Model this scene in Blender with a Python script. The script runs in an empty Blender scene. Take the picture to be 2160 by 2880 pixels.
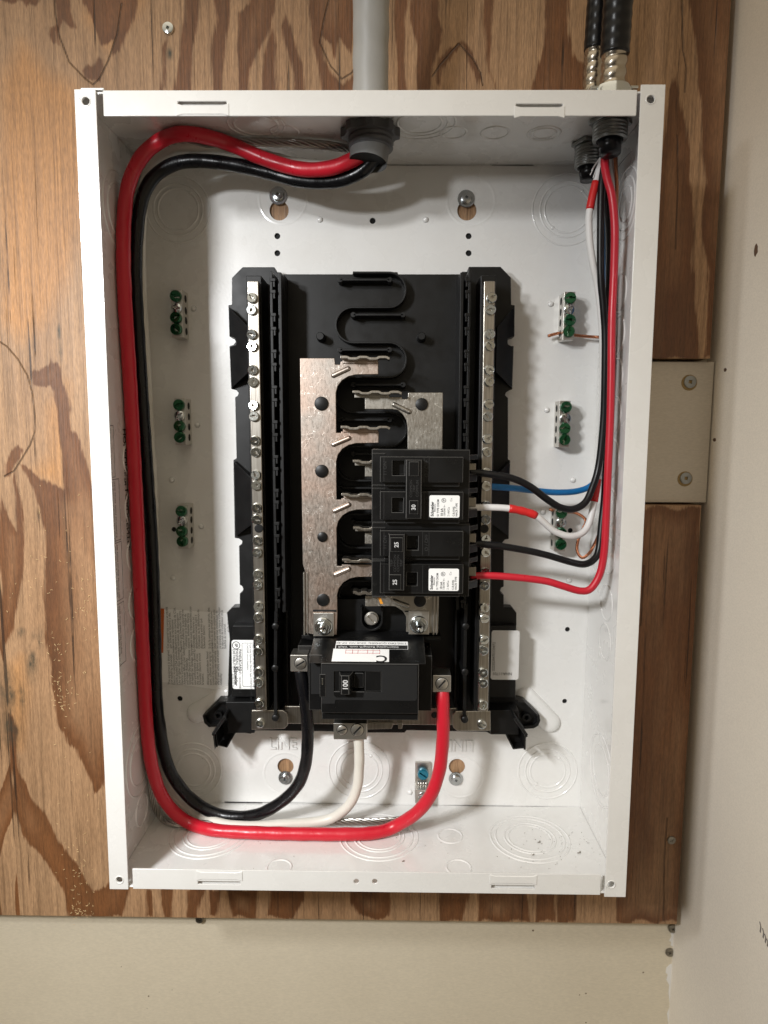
import bpy, bmesh, math, random
import numpy as np
from mathutils import Vector, Matrix
from mathutils.geometry import tessellate_polygon, delaunay_2d_cdt
random.seed(7)
S = bpy.context.scene
COL = S.collection
MM = 0.001

# ------------------------------------------------------------------ frame of reference
# Panel coordinates (millimetres): X right, Y up, H out of the wall; H = 0 is the back of the steel box.
# World: x = X, y = -H, z = Y.
def W3(p):
    return Vector((p[0]*MM, -p[2]*MM, p[1]*MM))
FPX = 1873.18
def _rot(rx, ry, rz):
    return (Matrix.Rotation(rz, 3, 'Z') @ Matrix.Rotation(ry, 3, 'Y') @ Matrix.Rotation(rx, 3, 'X'))
CM = _rot(0.1126, -0.0116, -0.0063)          # panel -> camera axes
CC = Vector((15.99, 53.26, 543.5))           # camera position in panel millimetres
AX = Matrix(((1, 0, 0), (0, 0, -1), (0, 1, 0)))
def U(px, py, h):
    """point of the photograph on the plane at height h above the box back -> (X, Y)"""
    d = CM.transposed() @ Vector(((px-1080)/FPX, -(py-1440)/FPX, -1.0))
    p = CC + d*((h-CC.z)/d.z)
    return p.x, p.y
def UPC(px, py, h, r):
    """as UP, but kept clear of the four walls of the box by the radius r"""
    x, y = U(px, py, h)
    lo, hi, s = -262.6+r, 262.0-r, 179.4-r
    if y < lo:
        x, h = onY(px, py, lo); y = lo
    if y > hi:
        x, h = onY(px, py, hi); y = hi
    if x < -s:
        y, h = onX(px, py, -s); x = -s
    if x > s:
        y, h = onX(px, py, s); x = s
    return (x, y, h)
def UP(px, py, h):
    x, y = U(px, py, h)
    return (x, y, h)
def onX(px, py, X):
    d = CM.transposed() @ Vector(((px-1080)/FPX, -(py-1440)/FPX, -1.0))
    p = CC + d*((X-CC.x)/d.x)
    return p.y, p.z
def onY(px, py, Y):
    d = CM.transposed() @ Vector(((px-1080)/FPX, -(py-1440)/FPX, -1.0))
    p = CC + d*((Y-CC.y)/d.y)
    return p.x, p.z

# ------------------------------------------------------------------ camera
cd = bpy.data.cameras.new("camera")
cam = bpy.data.objects.new("camera", cd)
COL.objects.link(cam)
cd.sensor_fit = 'HORIZONTAL'
cd.sensor_width = 36.0
cd.lens = 36.0*FPX/2160.0
cd.clip_start = 0.01
cd.clip_end = 50
mw = (AX @ CM.transposed()).to_4x4()
mw.translation = W3(CC)
cam.matrix_world = mw
cd.dof.use_dof = True
cd.dof.focus_distance = 0.47
cd.dof.aperture_fstop = 12.0
S.camera = cam

# ------------------------------------------------------------------ world: dim warm room light
wd = bpy.data.worlds.new("World")
S.world = wd
wd.use_nodes = True
wn = wd.node_tree.nodes
wl = wd.node_tree.links
bg = wn["Background"]
tc = wn.new("ShaderNodeTexCoord")
sp = wn.new("ShaderNodeSeparateXYZ")
rp = wn.new("ShaderNodeValToRGB")
wl.new(tc.outputs["Generated"], sp.inputs[0])
mr = wn.new("ShaderNodeMapRange")
mr.inputs["From Min"].default_value = -1
mr.inputs["From Max"].default_value = 1
wl.new(sp.outputs["Z"], mr.inputs[0])
wl.new(mr.outputs[0], rp.inputs[0])
e_ = rp.color_ramp.elements
e_.new(0.42)
e_.new(0.62)
for i_, (p_, c_) in enumerate(((0.0, (0.02, 0.016, 0.012, 1)), (0.42, (0.10, 0.085, 0.066, 1)), (0.62, (0.56, 0.49, 0.38, 1)), (1.0, (1.35, 1.17, 0.90, 1)))):
    e_[i_].position = p_
    e_[i_].color = c_
wl.new(rp.outputs[0], bg.inputs[0])
bg.inputs[1].default_value = 0.60

# ------------------------------------------------------------------ lamps
def area_lamp(name, pos, target, size, power, col, size_y=None):
    l = bpy.data.lights.new(name, 'AREA')
    l.energy = power
    l.color = col
    l.size = size*MM
    if size_y:
        l.shape = 'RECTANGLE'
        l.size_y = size_y*MM
    o = bpy.data.objects.new(name, l)
    COL.objects.link(o)
    p = W3(pos)
    o.location = p
    o.rotation_euler = (W3(target)-p).to_track_quat('-Z', 'Y').to_euler()
    return o
KEYC = (0.97, 0.985, 1.0)
lamp1 = area_lamp("work_lamp", (-340, 238, 560), (-130, -60, 0), 40, 0.50, KEYC, 40)
lamp1.data.spread = math.radians(88)
lamp2 = area_lamp("work_lamp_second", (-560, 430, 920), (-150, -300, 0), 90, 1.5, KEYC, 90)
lamp2.data.spread = math.radians(84)

# ------------------------------------------------------------------ render settings
S.view_settings.view_transform = 'Standard'
S.view_settings.look = 'None'
S.view_settings.exposure = 0.52
S.view_settings.gamma = 1.0
S.render.engine = 'CYCLES'
S.cycles.use_denoising = True
S.cycles.max_bounces = 8
S.cycles.sample_clamp_indirect = 4.0

# ------------------------------------------------------------------ materials
def newmat(name, col=(0.5, 0.5, 0.5), rough=0.5, metal=0.0, spec=0.5, coat=0.0, coat_r=0.1):
    m = bpy.data.materials.new(name)
    m.use_nodes = True
    b = m.node_tree.nodes["Principled BSDF"]
    b.inputs["Base Color"].default_value = (*col, 1)
    b.inputs["Roughness"].default_value = rough
    b.inputs["Metallic"].default_value = metal
    b.inputs["Specular IOR Level"].default_value = spec
    b.inputs["Coat Weight"].default_value = coat
    b.inputs["Coat Roughness"].default_value = coat_r
    return m
def nt(m):
    return m.node_tree.nodes, m.node_tree.links, m.node_tree.nodes["Principled BSDF"]
def coords(m, scale=(1, 1, 1), kind="Object"):
    n, l, b = nt(m)
    t = n.new("ShaderNodeTexCoord")
    mp = n.new("ShaderNodeMapping")
    mp.inputs["Scale"].default_value = scale
    l.new(t.outputs[kind], mp.inputs[0])
    return mp.outputs[0]
def noise(m, vec, scale, detail=4, rough=0.55, dist=0.0):
    n, l, b = nt(m)
    t = n.new("ShaderNodeTexNoise")
    t.inputs["Scale"].default_value = scale
    t.inputs["Detail"].default_value = detail
    t.inputs["Roughness"].default_value = rough
    t.inputs["Distortion"].default_value = dist
    l.new(vec, t.inputs["Vector"])
    return t.outputs["Fac"]
def ramp(m, fac, stops):
    n, l, b = nt(m)
    r = n.new("ShaderNodeValToRGB")
    e = r.color_ramp.elements
    while len(e) < len(stops):
        e.new(0.5)
    for i, (p, c) in enumerate(stops):
        e[i].position = p
        e[i].color = (*c, 1) if len(c) == 3 else c
    l.new(fac, r.inputs[0])
    return r.outputs[0]
def maprange(m, fac, a, b_, c, d):
    n, l, b = nt(m)
    r = n.new("ShaderNodeMapRange")
    for k, v in (("From Min", a), ("From Max", b_), ("To Min", c), ("To Max", d)):
        r.inputs[k].default_value = v
    l.new(fac, r.inputs[0])
    return r.outputs[0]
def mixc(m, fac, a, b_, mode='MIX'):
    n, l, b = nt(m)
    r = n.new("ShaderNodeMix")
    r.data_type = 'RGBA'
    r.blend_type = mode
    for sock, v in ((r.inputs[0], fac), (r.inputs[6], a), (r.inputs[7], b_)):
        if isinstance(v, (int, float)):
            sock.default_value = v
        elif isinstance(v, tuple):
            sock.default_value = (*v, 1)
        else:
            l.new(v, sock)
    return r.outputs[2]
def mth(m, op, a, b_=0.0):
    n, l, b = nt(m)
    r = n.new("ShaderNodeMath")
    r.operation = op
    for sock, v in ((r.inputs[0], a), (r.inputs[1], b_)):
        if isinstance(v, (int, float)):
            sock.default_value = v
        else:
            l.new(v, sock)
    return r.outputs[0]
def bump(m, height, strength=0.3, dist=0.0005):
    n, l, b = nt(m)
    r = n.new("ShaderNodeBump")
    r.inputs["Strength"].default_value = strength
    r.inputs["Distance"].default_value = dist
    l.new(height, r.inputs["Height"])
    l.new(r.outputs[0], b.inputs["Normal"])

# white enamel of the box
M_white = newmat("white_enamel", (0.76, 0.75, 0.72), 0.27, coat=0.5, coat_r=0.12)
v = coords(M_white)
bump(M_white, noise(M_white, v, 420, 3), 0.10, 0.0006)
n_, l_, b_ = nt(M_white)
l_.new(mixc(M_white, maprange(M_white, noise(M_white, v, 22, 6, 0.7), 0.35, 0.7, 0, 1), (0.80, 0.795, 0.775), (0.755, 0.745, 0.72)), b_.inputs["Base Color"])
M_white.node_tree.nodes["Principled BSDF"].inputs["Coat Weight"].default_value = 0.85
l_.new(maprange(M_white, noise(M_white, v, 30, 4), 0.3, 0.7, 0.2, 0.36), b_.inputs["Roughness"])
# black moulded plastic, two grades
def plastic(name, c, rough, bs=0.10, sc=900, du=3.2):
    m = newmat(name, (c, c, c*1.02), rough, spec=0.34)
    v = coords(m)
    n, l, b = nt(m)
    bump(m, noise(m, v, sc, 3), bs, 0.0002)
    dust = maprange(m, noise(m, v, 260, 8, 0.75), 0.62, 0.80, 0.0, 1.0)
    l.new(mixc(m, dust, (c, c, c*1.02), (c*du, c*du*.97, c*du*.9)), b.inputs["Base Color"])
    l.new(maprange(m, noise(m, v, 60, 5), 0.3, 0.7, rough-0.07, rough+0.10), b.inputs["Roughness"])
    return m
M_base = plastic("black_base_plastic", 0.0055, 0.40)
M_case = plastic("black_breaker_case", 0.0055, 0.30, 0.10, 900, 7)
M_matte = plastic("matte_black_label", 0.0085, 0.75)
M_handle = plastic("black_handle", 0.007, 0.22)
M_grayp = plastic("grey_connector_plastic", 0.085, 0.42)
M_sheath = newmat("grey_cable_sheath", (0.34, 0.335, 0.32), 0.48)
v = coords(M_sheath, (1, 1, 0.1))
bump(M_sheath, noise(M_sheath, v, 160, 3), 0.2, 0.0006)
M_worn = newmat("worn_edge", (0.06, 0.058, 0.055), 0.45)
M_worn.node_tree.nodes["Principled BSDF"].inputs["Specular IOR Level"].default_value = 0.5
M_jacket = newmat("black_cable_jacket", (0.009, 0.009, 0.009), 0.28)
v = coords(M_jacket)
bump(M_jacket, noise(M_jacket, v, 90, 2), 0.35, 0.001)
# tin plated bus
def busmat(name, c1, c2, rough, speck=True):
    m = newmat(name, c1, rough, 1.0)
    n, l, b = nt(m)
    v = coords(m)
    big = maprange(m, noise(m, v, 28, 5, 0.6), 0.35, 0.68, 0, 1)
    base = mixc(m, big, c1, c2)
    vs = coords(m, (1.0, 1.0, 0.35))
    fine = noise(m, vs, 700, 6, 0.8)
    sp_ = maprange(m, fine, 0.66, 0.76, 0, 0.8)
    w = n.new("ShaderNodeTexVoronoi")
    w.feature = 'DISTANCE_TO_EDGE'
    w.inputs["Scale"].default_value = 95
    vd = n.new("ShaderNodeVectorMath")
    vd.operation = 'ADD'
    nn = n.new("ShaderNodeTexNoise")
    nn.inputs["Scale"].default_value = 60
    nn.inputs["Detail"].default_value = 5
    l.new(v, nn.inputs["Vector"])
    sc_ = n.new("ShaderNodeVectorMath")
    sc_.operation = 'SCALE'
    sc_.inputs["Scale"].default_value = 0.05
    l.new(nn.outputs["Color"], sc_.inputs[0])
    l.new(v, vd.inputs[0])
    l.new(sc_.outputs[0], vd.inputs[1])
    l.new(vd.outputs[0], w.inputs["Vector"])
    scr = maprange(m, w.outputs["Distance"], 0.0, 0.018, 1, 0)
    keep = maprange(m, noise(m, v, 120, 3), 0.50, 0.58, 0, 1)
    scr = mth(m, 'MULTIPLY', scr, keep)
    tot = mth(m, 'MAXIMUM', sp_, scr) if speck else sp_
    l.new(mixc(m, tot, base, (0.92, 0.90, 0.85)), b.inputs["Base Color"])
    l.new(maprange(m, fine, 0.3, 0.75, rough-0.08, rough+0.22), b.inputs["Roughness"])
    hh = mth(m, 'ADD', mth(m, 'MULTIPLY', fine, 1.0), mth(m, 'MULTIPLY', tot, 0.6))
    bump(m, hh, 0.22, 0.0002)
    return m
M_bus = busmat("tin_plated_bus", (0.42, 0.38, 0.34), (0.50, 0.37, 0.30), 0.36)
M_bus2 = busmat("tin_plated_bus_grey", (0.42, 0.40, 0.36), (0.34, 0.31, 0.27), 0.36)
M_bar = newmat("brushed_neutral_bar", (0.63, 0.60, 0.55), 0.30, 1.0)
n_, l_, b_ = nt(M_bar)
v = coords(M_bar, (1, 1, 0.05))
l_.new(mixc(M_bar, maprange(M_bar, noise(M_bar, v, 900, 3), 0.35, 0.7, 0, 1), (0.52, 0.49, 0.44), (0.36, 0.33, 0.29)), b_.inputs["Base Color"])
bump(M_bar, noise(M_bar, v, 1400, 2), 0.22, 0.0002)
M_zinc = newmat("zinc_screw", (0.62, 0.655, 0.665), 0.14, 1.0)
v = coords(M_zinc)
bump(M_zinc, noise(M_zinc, v, 500, 3), 0.25, 0.0003)
M_zincm = newmat("dulled_zinc_mounting", (0.50, 0.52, 0.53), 0.24, 1.0)
M_zincd = newmat("dull_zinc", (0.29, 0.295, 0.285), 0.38, 1.0)
M_alu = newmat("aluminium_lug", (0.62, 0.60, 0.56), 0.36, 1.0)
v = coords(M_alu)
bump(M_alu, noise(M_alu, v, 600, 4), 0.25, 0.0003)
M_steel = newmat("aged_steel", (0.30, 0.28, 0.24), 0.38, 1.0)
M_armor = newmat("armour_strip", (0.46, 0.41, 0.34), 0.26, 1.0)
M_green = newmat("green_screw", (0.010, 0.11, 0.04), 0.22, 0.75, coat=0.6)
M_blue = newmat("blue_screw", (0.0, 0.17, 0.26), 0.24, 0.4, coat=0.6)
M_copper = newmat("bare_copper", (0.50, 0.205, 0.11), 0.32, 1.0)
M_strand = newmat("bare_aluminium_strand", (0.50, 0.485, 0.455), 0.30, 1.0)
def insul(name, c, rough=0.30, k=0.35, st=(1, 1, 0.25)):
    m = newmat(name, c, rough)
    v = coords(m, st)
    n, l, b = nt(m)
    bump(m, noise(m, v, 200, 3), k, 0.0008)
    l.new(maprange(m, noise(m, v, 120, 4), 0.3, 0.7, rough-0.07, rough+0.12), b.inputs["Roughness"])
    return m
M_red = insul("red_insulation", (0.56, 0.012, 0.028), 0.33)
M_redw = insul("red_wire_insulation", (0.54, 0.014, 0.030), 0.34, 0.1)
M_blk = insul("black_insulation", (0.008, 0.008, 0.010), 0.28)
M_blkw = insul("black_wire_insulation", (0.011, 0.011, 0.012), 0.36, 0.1)
for m_ in (M_blk, M_blkw, M_jacket):
    m_.node_tree.nodes["Principled BSDF"].inputs["Specular IOR Level"].default_value = 0.36
    m_.node_tree.nodes["Principled BSDF"].inputs["Base Color"].default_value = (0.0045, 0.0045, 0.0055, 1)
M_wht = insul("white_insulation", (0.72, 0.69, 0.62), 0.40)
M_whtw = insul("white_wire_insulation", (0.74, 0.73, 0.72), 0.42, 0.1)
M_blu = insul("blue_insulation", (0.005, 0.14, 0.38), 0.36, 0.1)
M_tape = insul("red_tape", (0.62, 0.02, 0.02), 0.30, 0.2)
M_paper = newmat("paper_label", (0.90, 0.90, 0.89), 0.55)
M_paperg = newmat("grey_label", (0.62, 0.61, 0.59), 0.40)
M_inkl = newmat("fine_print_ink", (0.17, 0.17, 0.17), 0.5)
M_ink = newmat("black_ink", (0.02, 0.02, 0.02), 0.5)
M_inkg = newmat("moulded_ink", (0.035, 0.035, 0.035), 0.30)
M_whiteink = newmat("white_ink", (0.58, 0.58, 0.58), 0.5)
M_redink = newmat("red_ink", (0.50, 0.06, 0.05), 0.5)
M_orange = newmat("orange_strip", (0.58, 0.13, 0.025), 0.45)
M_mark = newmat("orange_marker", (0.75, 0.30, 0.02), 0.5)
M_shade = newmat("cavity_shade", (0.004, 0.004, 0.004), 0.8)  # near-black colour stands in for the shade inside openings and wells
M_chip = newmat("wood_chip", (0.72, 0.52, 0.27), 0.7)
M_dirt = newmat("dirt_speck", (0.10, 0.075, 0.04), 0.8)
M_gyp = newmat("torn_gypsum", (0.72, 0.70, 0.66), 0.9)
# drywall
def drywall(name, c1, c2):
    m = newmat(name, c1, 0.88, spec=0.2)
    n, l, b = nt(m)
    v = coords(m)
    f = maprange(m, noise(m, v, 9, 6, 0.6), 0.3, 0.7, 0, 1)
    base = mixc(m, f, c1, c2)
    fib = maprange(m, noise(m, coords(m, (0.35, 1, 1.4)), 800, 3, 0.6), 0.35, 0.7, 0.93, 1.05)
    g = mixc(m, 1.0, base, fib, 'MULTIPLY')
    dots = maprange(m, noise(m, v, 75, 2), 0.80, 0.84, 0, 0.5)
    l.new(mixc(m, dots, g, (0.20, 0.15, 0.10)), b.inputs["Base Color"])
    bump(m, noise(m, v, 900, 4), 0.10, 0.0004)
    return m
M_dry = drywall("cream_drywall", (0.64, 0.57, 0.44), (0.60, 0.53, 0.405))
M_side = drywall("pale_drywall", (0.83, 0.77, 0.67), (0.80, 0.735, 0.635))
M_patch = drywall("painted_patch", (0.56, 0.50, 0.42), (0.52, 0.46, 0.38))
# plywood: the growth rings and broad dark areas come from the vertex fields "dark", "warm", "crack", "mould"
M_ply = newmat("plywood_face", (0.5, 0.35, 0.2), 0.52)
n_, l_, b_ = nt(M_ply)
def attr(name):
    a = n_.new("ShaderNodeAttribute")
    a.attribute_name = name
    return a.outputs["Fac"]
vg = coords(M_ply, (1, 1, 0.055))
vf = coords(M_ply, (1, 1, 0.02))
v0 = coords(M_ply)
gr = noise(M_ply, vg, 260, 5, 0.65)
gr2 = noise(M_ply, vf, 620, 3, 0.6)
jag = mth(M_ply, 'MULTIPLY', mth(M_ply, 'SUBTRACT', noise(M_ply, vg, 420, 5, 0.7), 0.5), 9.0)
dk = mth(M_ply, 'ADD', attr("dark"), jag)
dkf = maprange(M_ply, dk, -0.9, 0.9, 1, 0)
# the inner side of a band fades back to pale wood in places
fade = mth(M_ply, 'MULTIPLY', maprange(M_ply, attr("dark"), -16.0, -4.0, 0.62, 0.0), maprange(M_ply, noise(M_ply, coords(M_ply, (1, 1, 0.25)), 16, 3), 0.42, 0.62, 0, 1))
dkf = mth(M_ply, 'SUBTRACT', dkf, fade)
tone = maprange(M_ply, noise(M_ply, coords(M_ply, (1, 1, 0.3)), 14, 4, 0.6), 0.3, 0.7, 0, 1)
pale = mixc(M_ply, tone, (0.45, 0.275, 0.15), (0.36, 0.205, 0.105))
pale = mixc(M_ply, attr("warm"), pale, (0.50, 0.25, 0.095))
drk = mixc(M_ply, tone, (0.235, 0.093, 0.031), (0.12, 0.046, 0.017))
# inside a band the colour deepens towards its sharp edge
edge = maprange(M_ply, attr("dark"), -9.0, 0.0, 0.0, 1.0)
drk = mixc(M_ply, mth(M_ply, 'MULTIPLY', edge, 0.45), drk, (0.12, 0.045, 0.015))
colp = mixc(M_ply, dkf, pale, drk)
colp = mixc(M_ply, maprange(M_ply, gr, 0.36, 0.64, 0.0, 0.52), colp, mixc(M_ply, 0.5, colp, (0.10, 0.05, 0.02)))
colp = mixc(M_ply, maprange(M_ply, gr2, 0.48, 0.66, 0.0, 0.60), colp, mixc(M_ply, 0.62, colp, (0.06, 0.03, 0.012)))
crk = maprange(M_ply, noise(M_ply, coords(M_ply, (1, 1, 0.012)), 330, 2, 0.4, 0.3), 0.685, 0.70, 0, 0.85)
brk = maprange(M_ply, noise(M_ply, coords(M_ply, (1, 1, 0.35)), 45, 3), 0.40, 0.52, 0, 1)
crk = mth(M_ply, 'MULTIPLY', crk, brk)
lin = maprange(M_ply, attr("crack"), 0.3, 0.9, 0.75, 0)
crk = mth(M_ply, 'MAXIMUM', crk, lin)
colp = mixc(M_ply, crk, colp, (0.035, 0.016, 0.007))
mld = mth(M_ply, 'MULTIPLY', attr("mould"), maprange(M_ply, noise(M_ply, coords(M_ply, (1, 1, 0.5)), 90, 6, 0.7), 0.35, 0.62, 0, 1))
colp = mixc(M_ply, mld, colp, (0.045, 0.042, 0.028))
fib = maprange(M_ply, noise(M_ply, coords(M_ply, (1, 1, 0.12)), 1500, 2), 0.3, 0.7, 0.80, 1.22)
colp = mixc(M_ply, 1.0, colp, fib, 'MULTIPLY')
l_.new(colp, b_.inputs["Base Color"])
bump(M_ply, mth(M_ply, 'SUBTRACT', mth(M_ply, 'ADD', mth(M_ply, 'MULTIPLY', gr, 0.5), mth(M_ply, 'MULTIPLY', gr2, 0.6)), crk), 0.8, 0.0009)

# ------------------------------------------------------------------ mesh builder (panel millimetres)
ident = lambda a, b, n: (a, b, n)
def pip(x, y, lp):
    c = False
    j = len(lp)-1
    for i in range(len(lp)):
        (xi, yi), (xj, yj) = lp[i], lp[j]
        if (yi > y) != (yj > y) and x < (xj-xi)*(y-yi)/(yj-yi)+xi:
            c = not c
        j = i
    return c
def keep_tri(cv, t, loops):
    x = sum(cv[i].x for i in t)/3
    y = sum(cv[i].y for i in t)/3
    return pip(x, y, loops[0]) and not any(pip(x, y, h) for h in loops[1:])
class MB:
    def __init__(self):
        self.v = []
        self.f = []
    def add(self, vs, fs, mp=None):
        o = len(self.v)
        self.v += [mp(*p) for p in vs] if mp else [tuple(p) for p in vs]
        self.f += [tuple(i+o for i in f) for f in fs]
        return self
    def box(self, x0, x1, y0, y1, h0, h1, mp=None):
        x0, x1 = min(x0, x1), max(x0, x1)
        y0, y1 = min(y0, y1), max(y0, y1)
        vs = [(x, y, h) for h in (h0, h1) for y in (y0, y1) for x in (x0, x1)]
        return self.add(vs, [(0, 2, 3, 1), (4, 5, 7, 6), (0, 1, 5, 4), (2, 6, 7, 3), (0, 4, 6, 2), (1, 3, 7, 5)], mp)
    def prism(self, poly, h0, h1, mp=None, top=None):
        n = len(poly)
        top = top or poly
        vs = [(x, y, h0) for x, y in poly]+[(x, y, h1) for x, y in top]
        fs = [tuple(range(n))[::-1], tuple(range(n, 2*n))]+[(i, (i+1) % n, n+(i+1) % n, n+i) for i in range(n)]
        return self.add(vs, fs, mp)
    def plate(self, outer, holes, h0, h1, mp=None):
        loops = [outer]+holes
        flat = [p for lp in loops for p in lp]
        ed, o = [], 0
        for lp in loops:
            k = len(lp)
            ed += [(o+i, o+(i+1) % k) for i in range(k)]
            o += k
        cv, _, cf, _, _, _ = delaunay_2d_cdt([Vector(p) for p in flat], ed, [], 0, 1e-4)
        if len(cv) == len(flat):
            flat = [tuple(p) for p in cv]
            tri = [tuple(t) for t in cf if keep_tri(cv, t, loops)]
            o, nl = 0, []
            for lp in loops:
                nl.append(flat[o:o+len(lp)])
                o += len(lp)
            loops = nl
        else:
            tri = tessellate_polygon([[Vector((x, y, 0)) for x, y in lp] for lp in loops])
        n = len(flat)
        vs = [(x, y, h1) for x, y in flat]+[(x, y, h0) for x, y in flat]
        fs = [tuple(t) for t in tri]+[tuple(i+n for i in t[::-1]) for t in tri]
        o = 0
        for lp in loops:
            k = len(lp)
            fs += [(o+i, o+(i+1) % k, n+o+(i+1) % k, n+o+i) for i in range(k)]
            o += k
        return self.add(vs, fs, mp)
    def lathe(self, prof, cx, cy, seg=32, mp=None, cap=True):
        """prof = [(r, h)] bottom to top about the H axis (or the normal of mp)"""
        vs, fs = [], []
        for r, h in prof:
            for i in range(seg):
                a = 2*math.pi*i/seg
                vs.append((cx+r*math.cos(a), cy+r*math.sin(a), h))
        for j in range(len(prof)-1):
            for i in range(seg):
                k = (i+1) % seg
                fs.append((j*seg+i, j*seg+k, (j+1)*seg+k, (j+1)*seg+i))
        if cap:
            fs.append(tuple(range(seg))[::-1])
            fs.append(tuple((len(prof)-1)*seg+i for i in range(seg)))
        return self.add(vs, fs, mp)
    def tube(self, pts, rad, seg=12, cap=True, rfn=None):
        P = [Vector(p) for p in pts]
        n = len(P)
        T = [(P[min(i+1, n-1)]-P[max(i-1, 0)]).normalized() for i in range(n)]
        up = Vector((0, 0, 1)) if abs(T[0].z) < 0.9 else Vector((1, 0, 0))
        N = (up-T[0]*up.dot(T[0])).normalized()
        vs, fs, s = [], [], 0.0
        for i in range(n):
            if i:
                s += (P[i]-P[i-1]).length
                N = (N-T[i]*N.dot(T[i])).normalized()
            B = T[i].cross(N)
            r0 = rad[i] if isinstance(rad, (list, tuple)) else rad
            for k in range(seg):
                a = 2*math.pi*k/seg
                r = rfn(s, a, r0) if rfn else r0
                q = P[i]+N*(r*math.cos(a))+B*(r*math.sin(a))
                vs.append(tuple(q))
        for i in range(n-1):
            for k in range(seg):
                k2 = (k+1) % seg
                fs.append((i*seg+k, i*seg+k2, (i+1)*seg+k2, (i+1)*seg+k))
        if cap:
            fs.append(tuple(range(seg))[::-1])
            fs.append(tuple((n-1)*seg+k for k in range(seg)))
        return self.add(vs, fs)
    def wall(self, path, t, h0, h1, mp=None):
        """a thin upright wall along a 2-D path"""
        n = len(path)
        L, R_ = [], []
        for i in range(n):
            a, b = Vector(path[max(i-1, 0)]), Vector(path[min(i+1, n-1)])
            d = (b-a).normalized()
            nn = Vector((-d.y, d.x))*t/2
            p = Vector(path[i])
            L.append(tuple(p+nn))
            R_.append(tuple(p-nn))
        vs = [(*p, h0) for p in L]+[(*p, h0) for p in R_]+[(*p, h1) for p in L]+[(*p, h1) for p in R_]
        fs = []
        for i in range(n-1):
            fs += [(i, i+1, n+i+1, n+i), (2*n+i, 3*n+i, 3*n+i+1, 2*n+i+1), (i, 2*n+i, 2*n+i+1, i+1), (n+i, n+i+1, 3*n+i+1, 3*n+i)]
        fs += [(0, n, 3*n, 2*n), (n-1, 3*n-1, 4*n-1, 2*n-1)]
        return self.add(vs, fs, mp)
def circ(x, y, r, n=28, a0=0.0):
    return [(x+r*math.cos(a0+2*math.pi*i/n), y+r*math.sin(a0+2*math.pi*i/n)) for i in range(n)]
def arc(x, y, r, a, b, n=14):
    return [(x+r*math.cos(math.radians(a+(b-a)*i/n)), y+r*math.sin(math.radians(a+(b-a)*i/n))) for i in range(n+1)]
def spline(pts, step=2.0):
    P = [Vector(p) for p in pts]
    P = [P[0]*2-P[1]]+P+[P[-1]*2-P[-2]]
    out = []
    for i in range(1, len(P)-2):
        a, b, c, d = P[i-1:i+3]
        k = max(2, int((c-b).length/step))
        for j in range(k):
            t = j/k
            out.append(0.5*((2*b)+(c-a)*t+(2*a-5*b+4*c-d)*t*t+(3*b-a-3*c+d)*t**3))
    out.append(P[-2])
    return out
def rrect(x0, x1, y0, y1, r, n=5):
    x0, x1 = min(x0, x1), max(x0, x1)
    y0, y1 = min(y0, y1), max(y0, y1)
    return arc(x1-r, y1-r, r, 0, 90, n)+arc(x0+r, y1-r, r, 90, 180, n)+arc(x0+r, y0+r, r, 180, 270, n)+arc(x1-r, y0+r, r, 270, 360, n)

def meshof(name, mb, mat, origin=(0, 0, 0), smooth=False):
    me = bpy.data.meshes.new(name)
    ox, oy, oh = origin
    me.from_pydata([((x-ox)*MM, -(h-oh)*MM, (y-oy)*MM) for x, y, h in mb.v], [], mb.f)
    bm = bmesh.new()
    bm.from_mesh(me)
    bmesh.ops.recalc_face_normals(bm, faces=bm.faces)
    bm.to_mesh(me)
    bm.free()
    me.materials.append(mat)
    if smooth:
        me.polygons.foreach_set("use_smooth", [True]*len(me.polygons))
    me.update()
    return me
def bev(o, w=0.5, seg=2):
    m = o.modifiers.new("bevel", 'BEVEL')
    m.width = w*MM
    m.segments = seg
    m.limit_method = 'ANGLE'
    m.angle_limit = math.radians(40)
    m.harden_normals = True
    m.use_clamp_overlap = True
    o.data.polygons.foreach_set("use_smooth", [True]*len(o.data.polygons))
def smooth_angle(me, deg=38):
    me.polygons.foreach_set("use_smooth", [True]*len(me.polygons))
    try:
        me.set_sharp_from_angle(angle=math.radians(deg))
    except Exception:
        pass
def tag(o, label=None, cat=None, group=None, kind=None):
    if label: o["label"] = label
    if cat: o["category"] = cat
    if group: o["group"] = group
    if kind: o["kind"] = kind
    return o
ORG = {}
def thing(name, label, cat, origin, group=None):
    o = bpy.data.objects.new(name, None)
    o.empty_display_size = 0.01
    COL.objects.link(o)
    o.location = W3(origin)
    ORG[o.name] = origin
    return tag(o, label, cat, group)
def part(name, mb, mat, parent=None, bevel=0, smooth=False, seg=2, sharp=None, origin=None):
    if parent is None:
        org = origin or (0, 0, 0)
    else:
        org = ORG[parent.name]
    me = meshof(name, mb, mat, org, smooth)
    if sharp:
        smooth_angle(me, sharp)
    o = bpy.data.objects.new(name, me)
    COL.objects.link(o)
    if parent:
        o.parent = parent
    else:
        o.location = W3(org)
    ORG[o.name] = org
    if bevel:
        bev(o, bevel, seg)
        if mat in (M_case, M_handle):
            me.materials.append(M_worn)
            o.modifiers["bevel"].material = 1
            o.modifiers["bevel"].width = min(bevel, .34)*MM
    return o
def single(name, mb, mat, label, cat, origin, group=None, **k):
    o = part(name, mb, mat, None, origin=origin, **k)
    return tag(o, label, cat, group)
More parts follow.
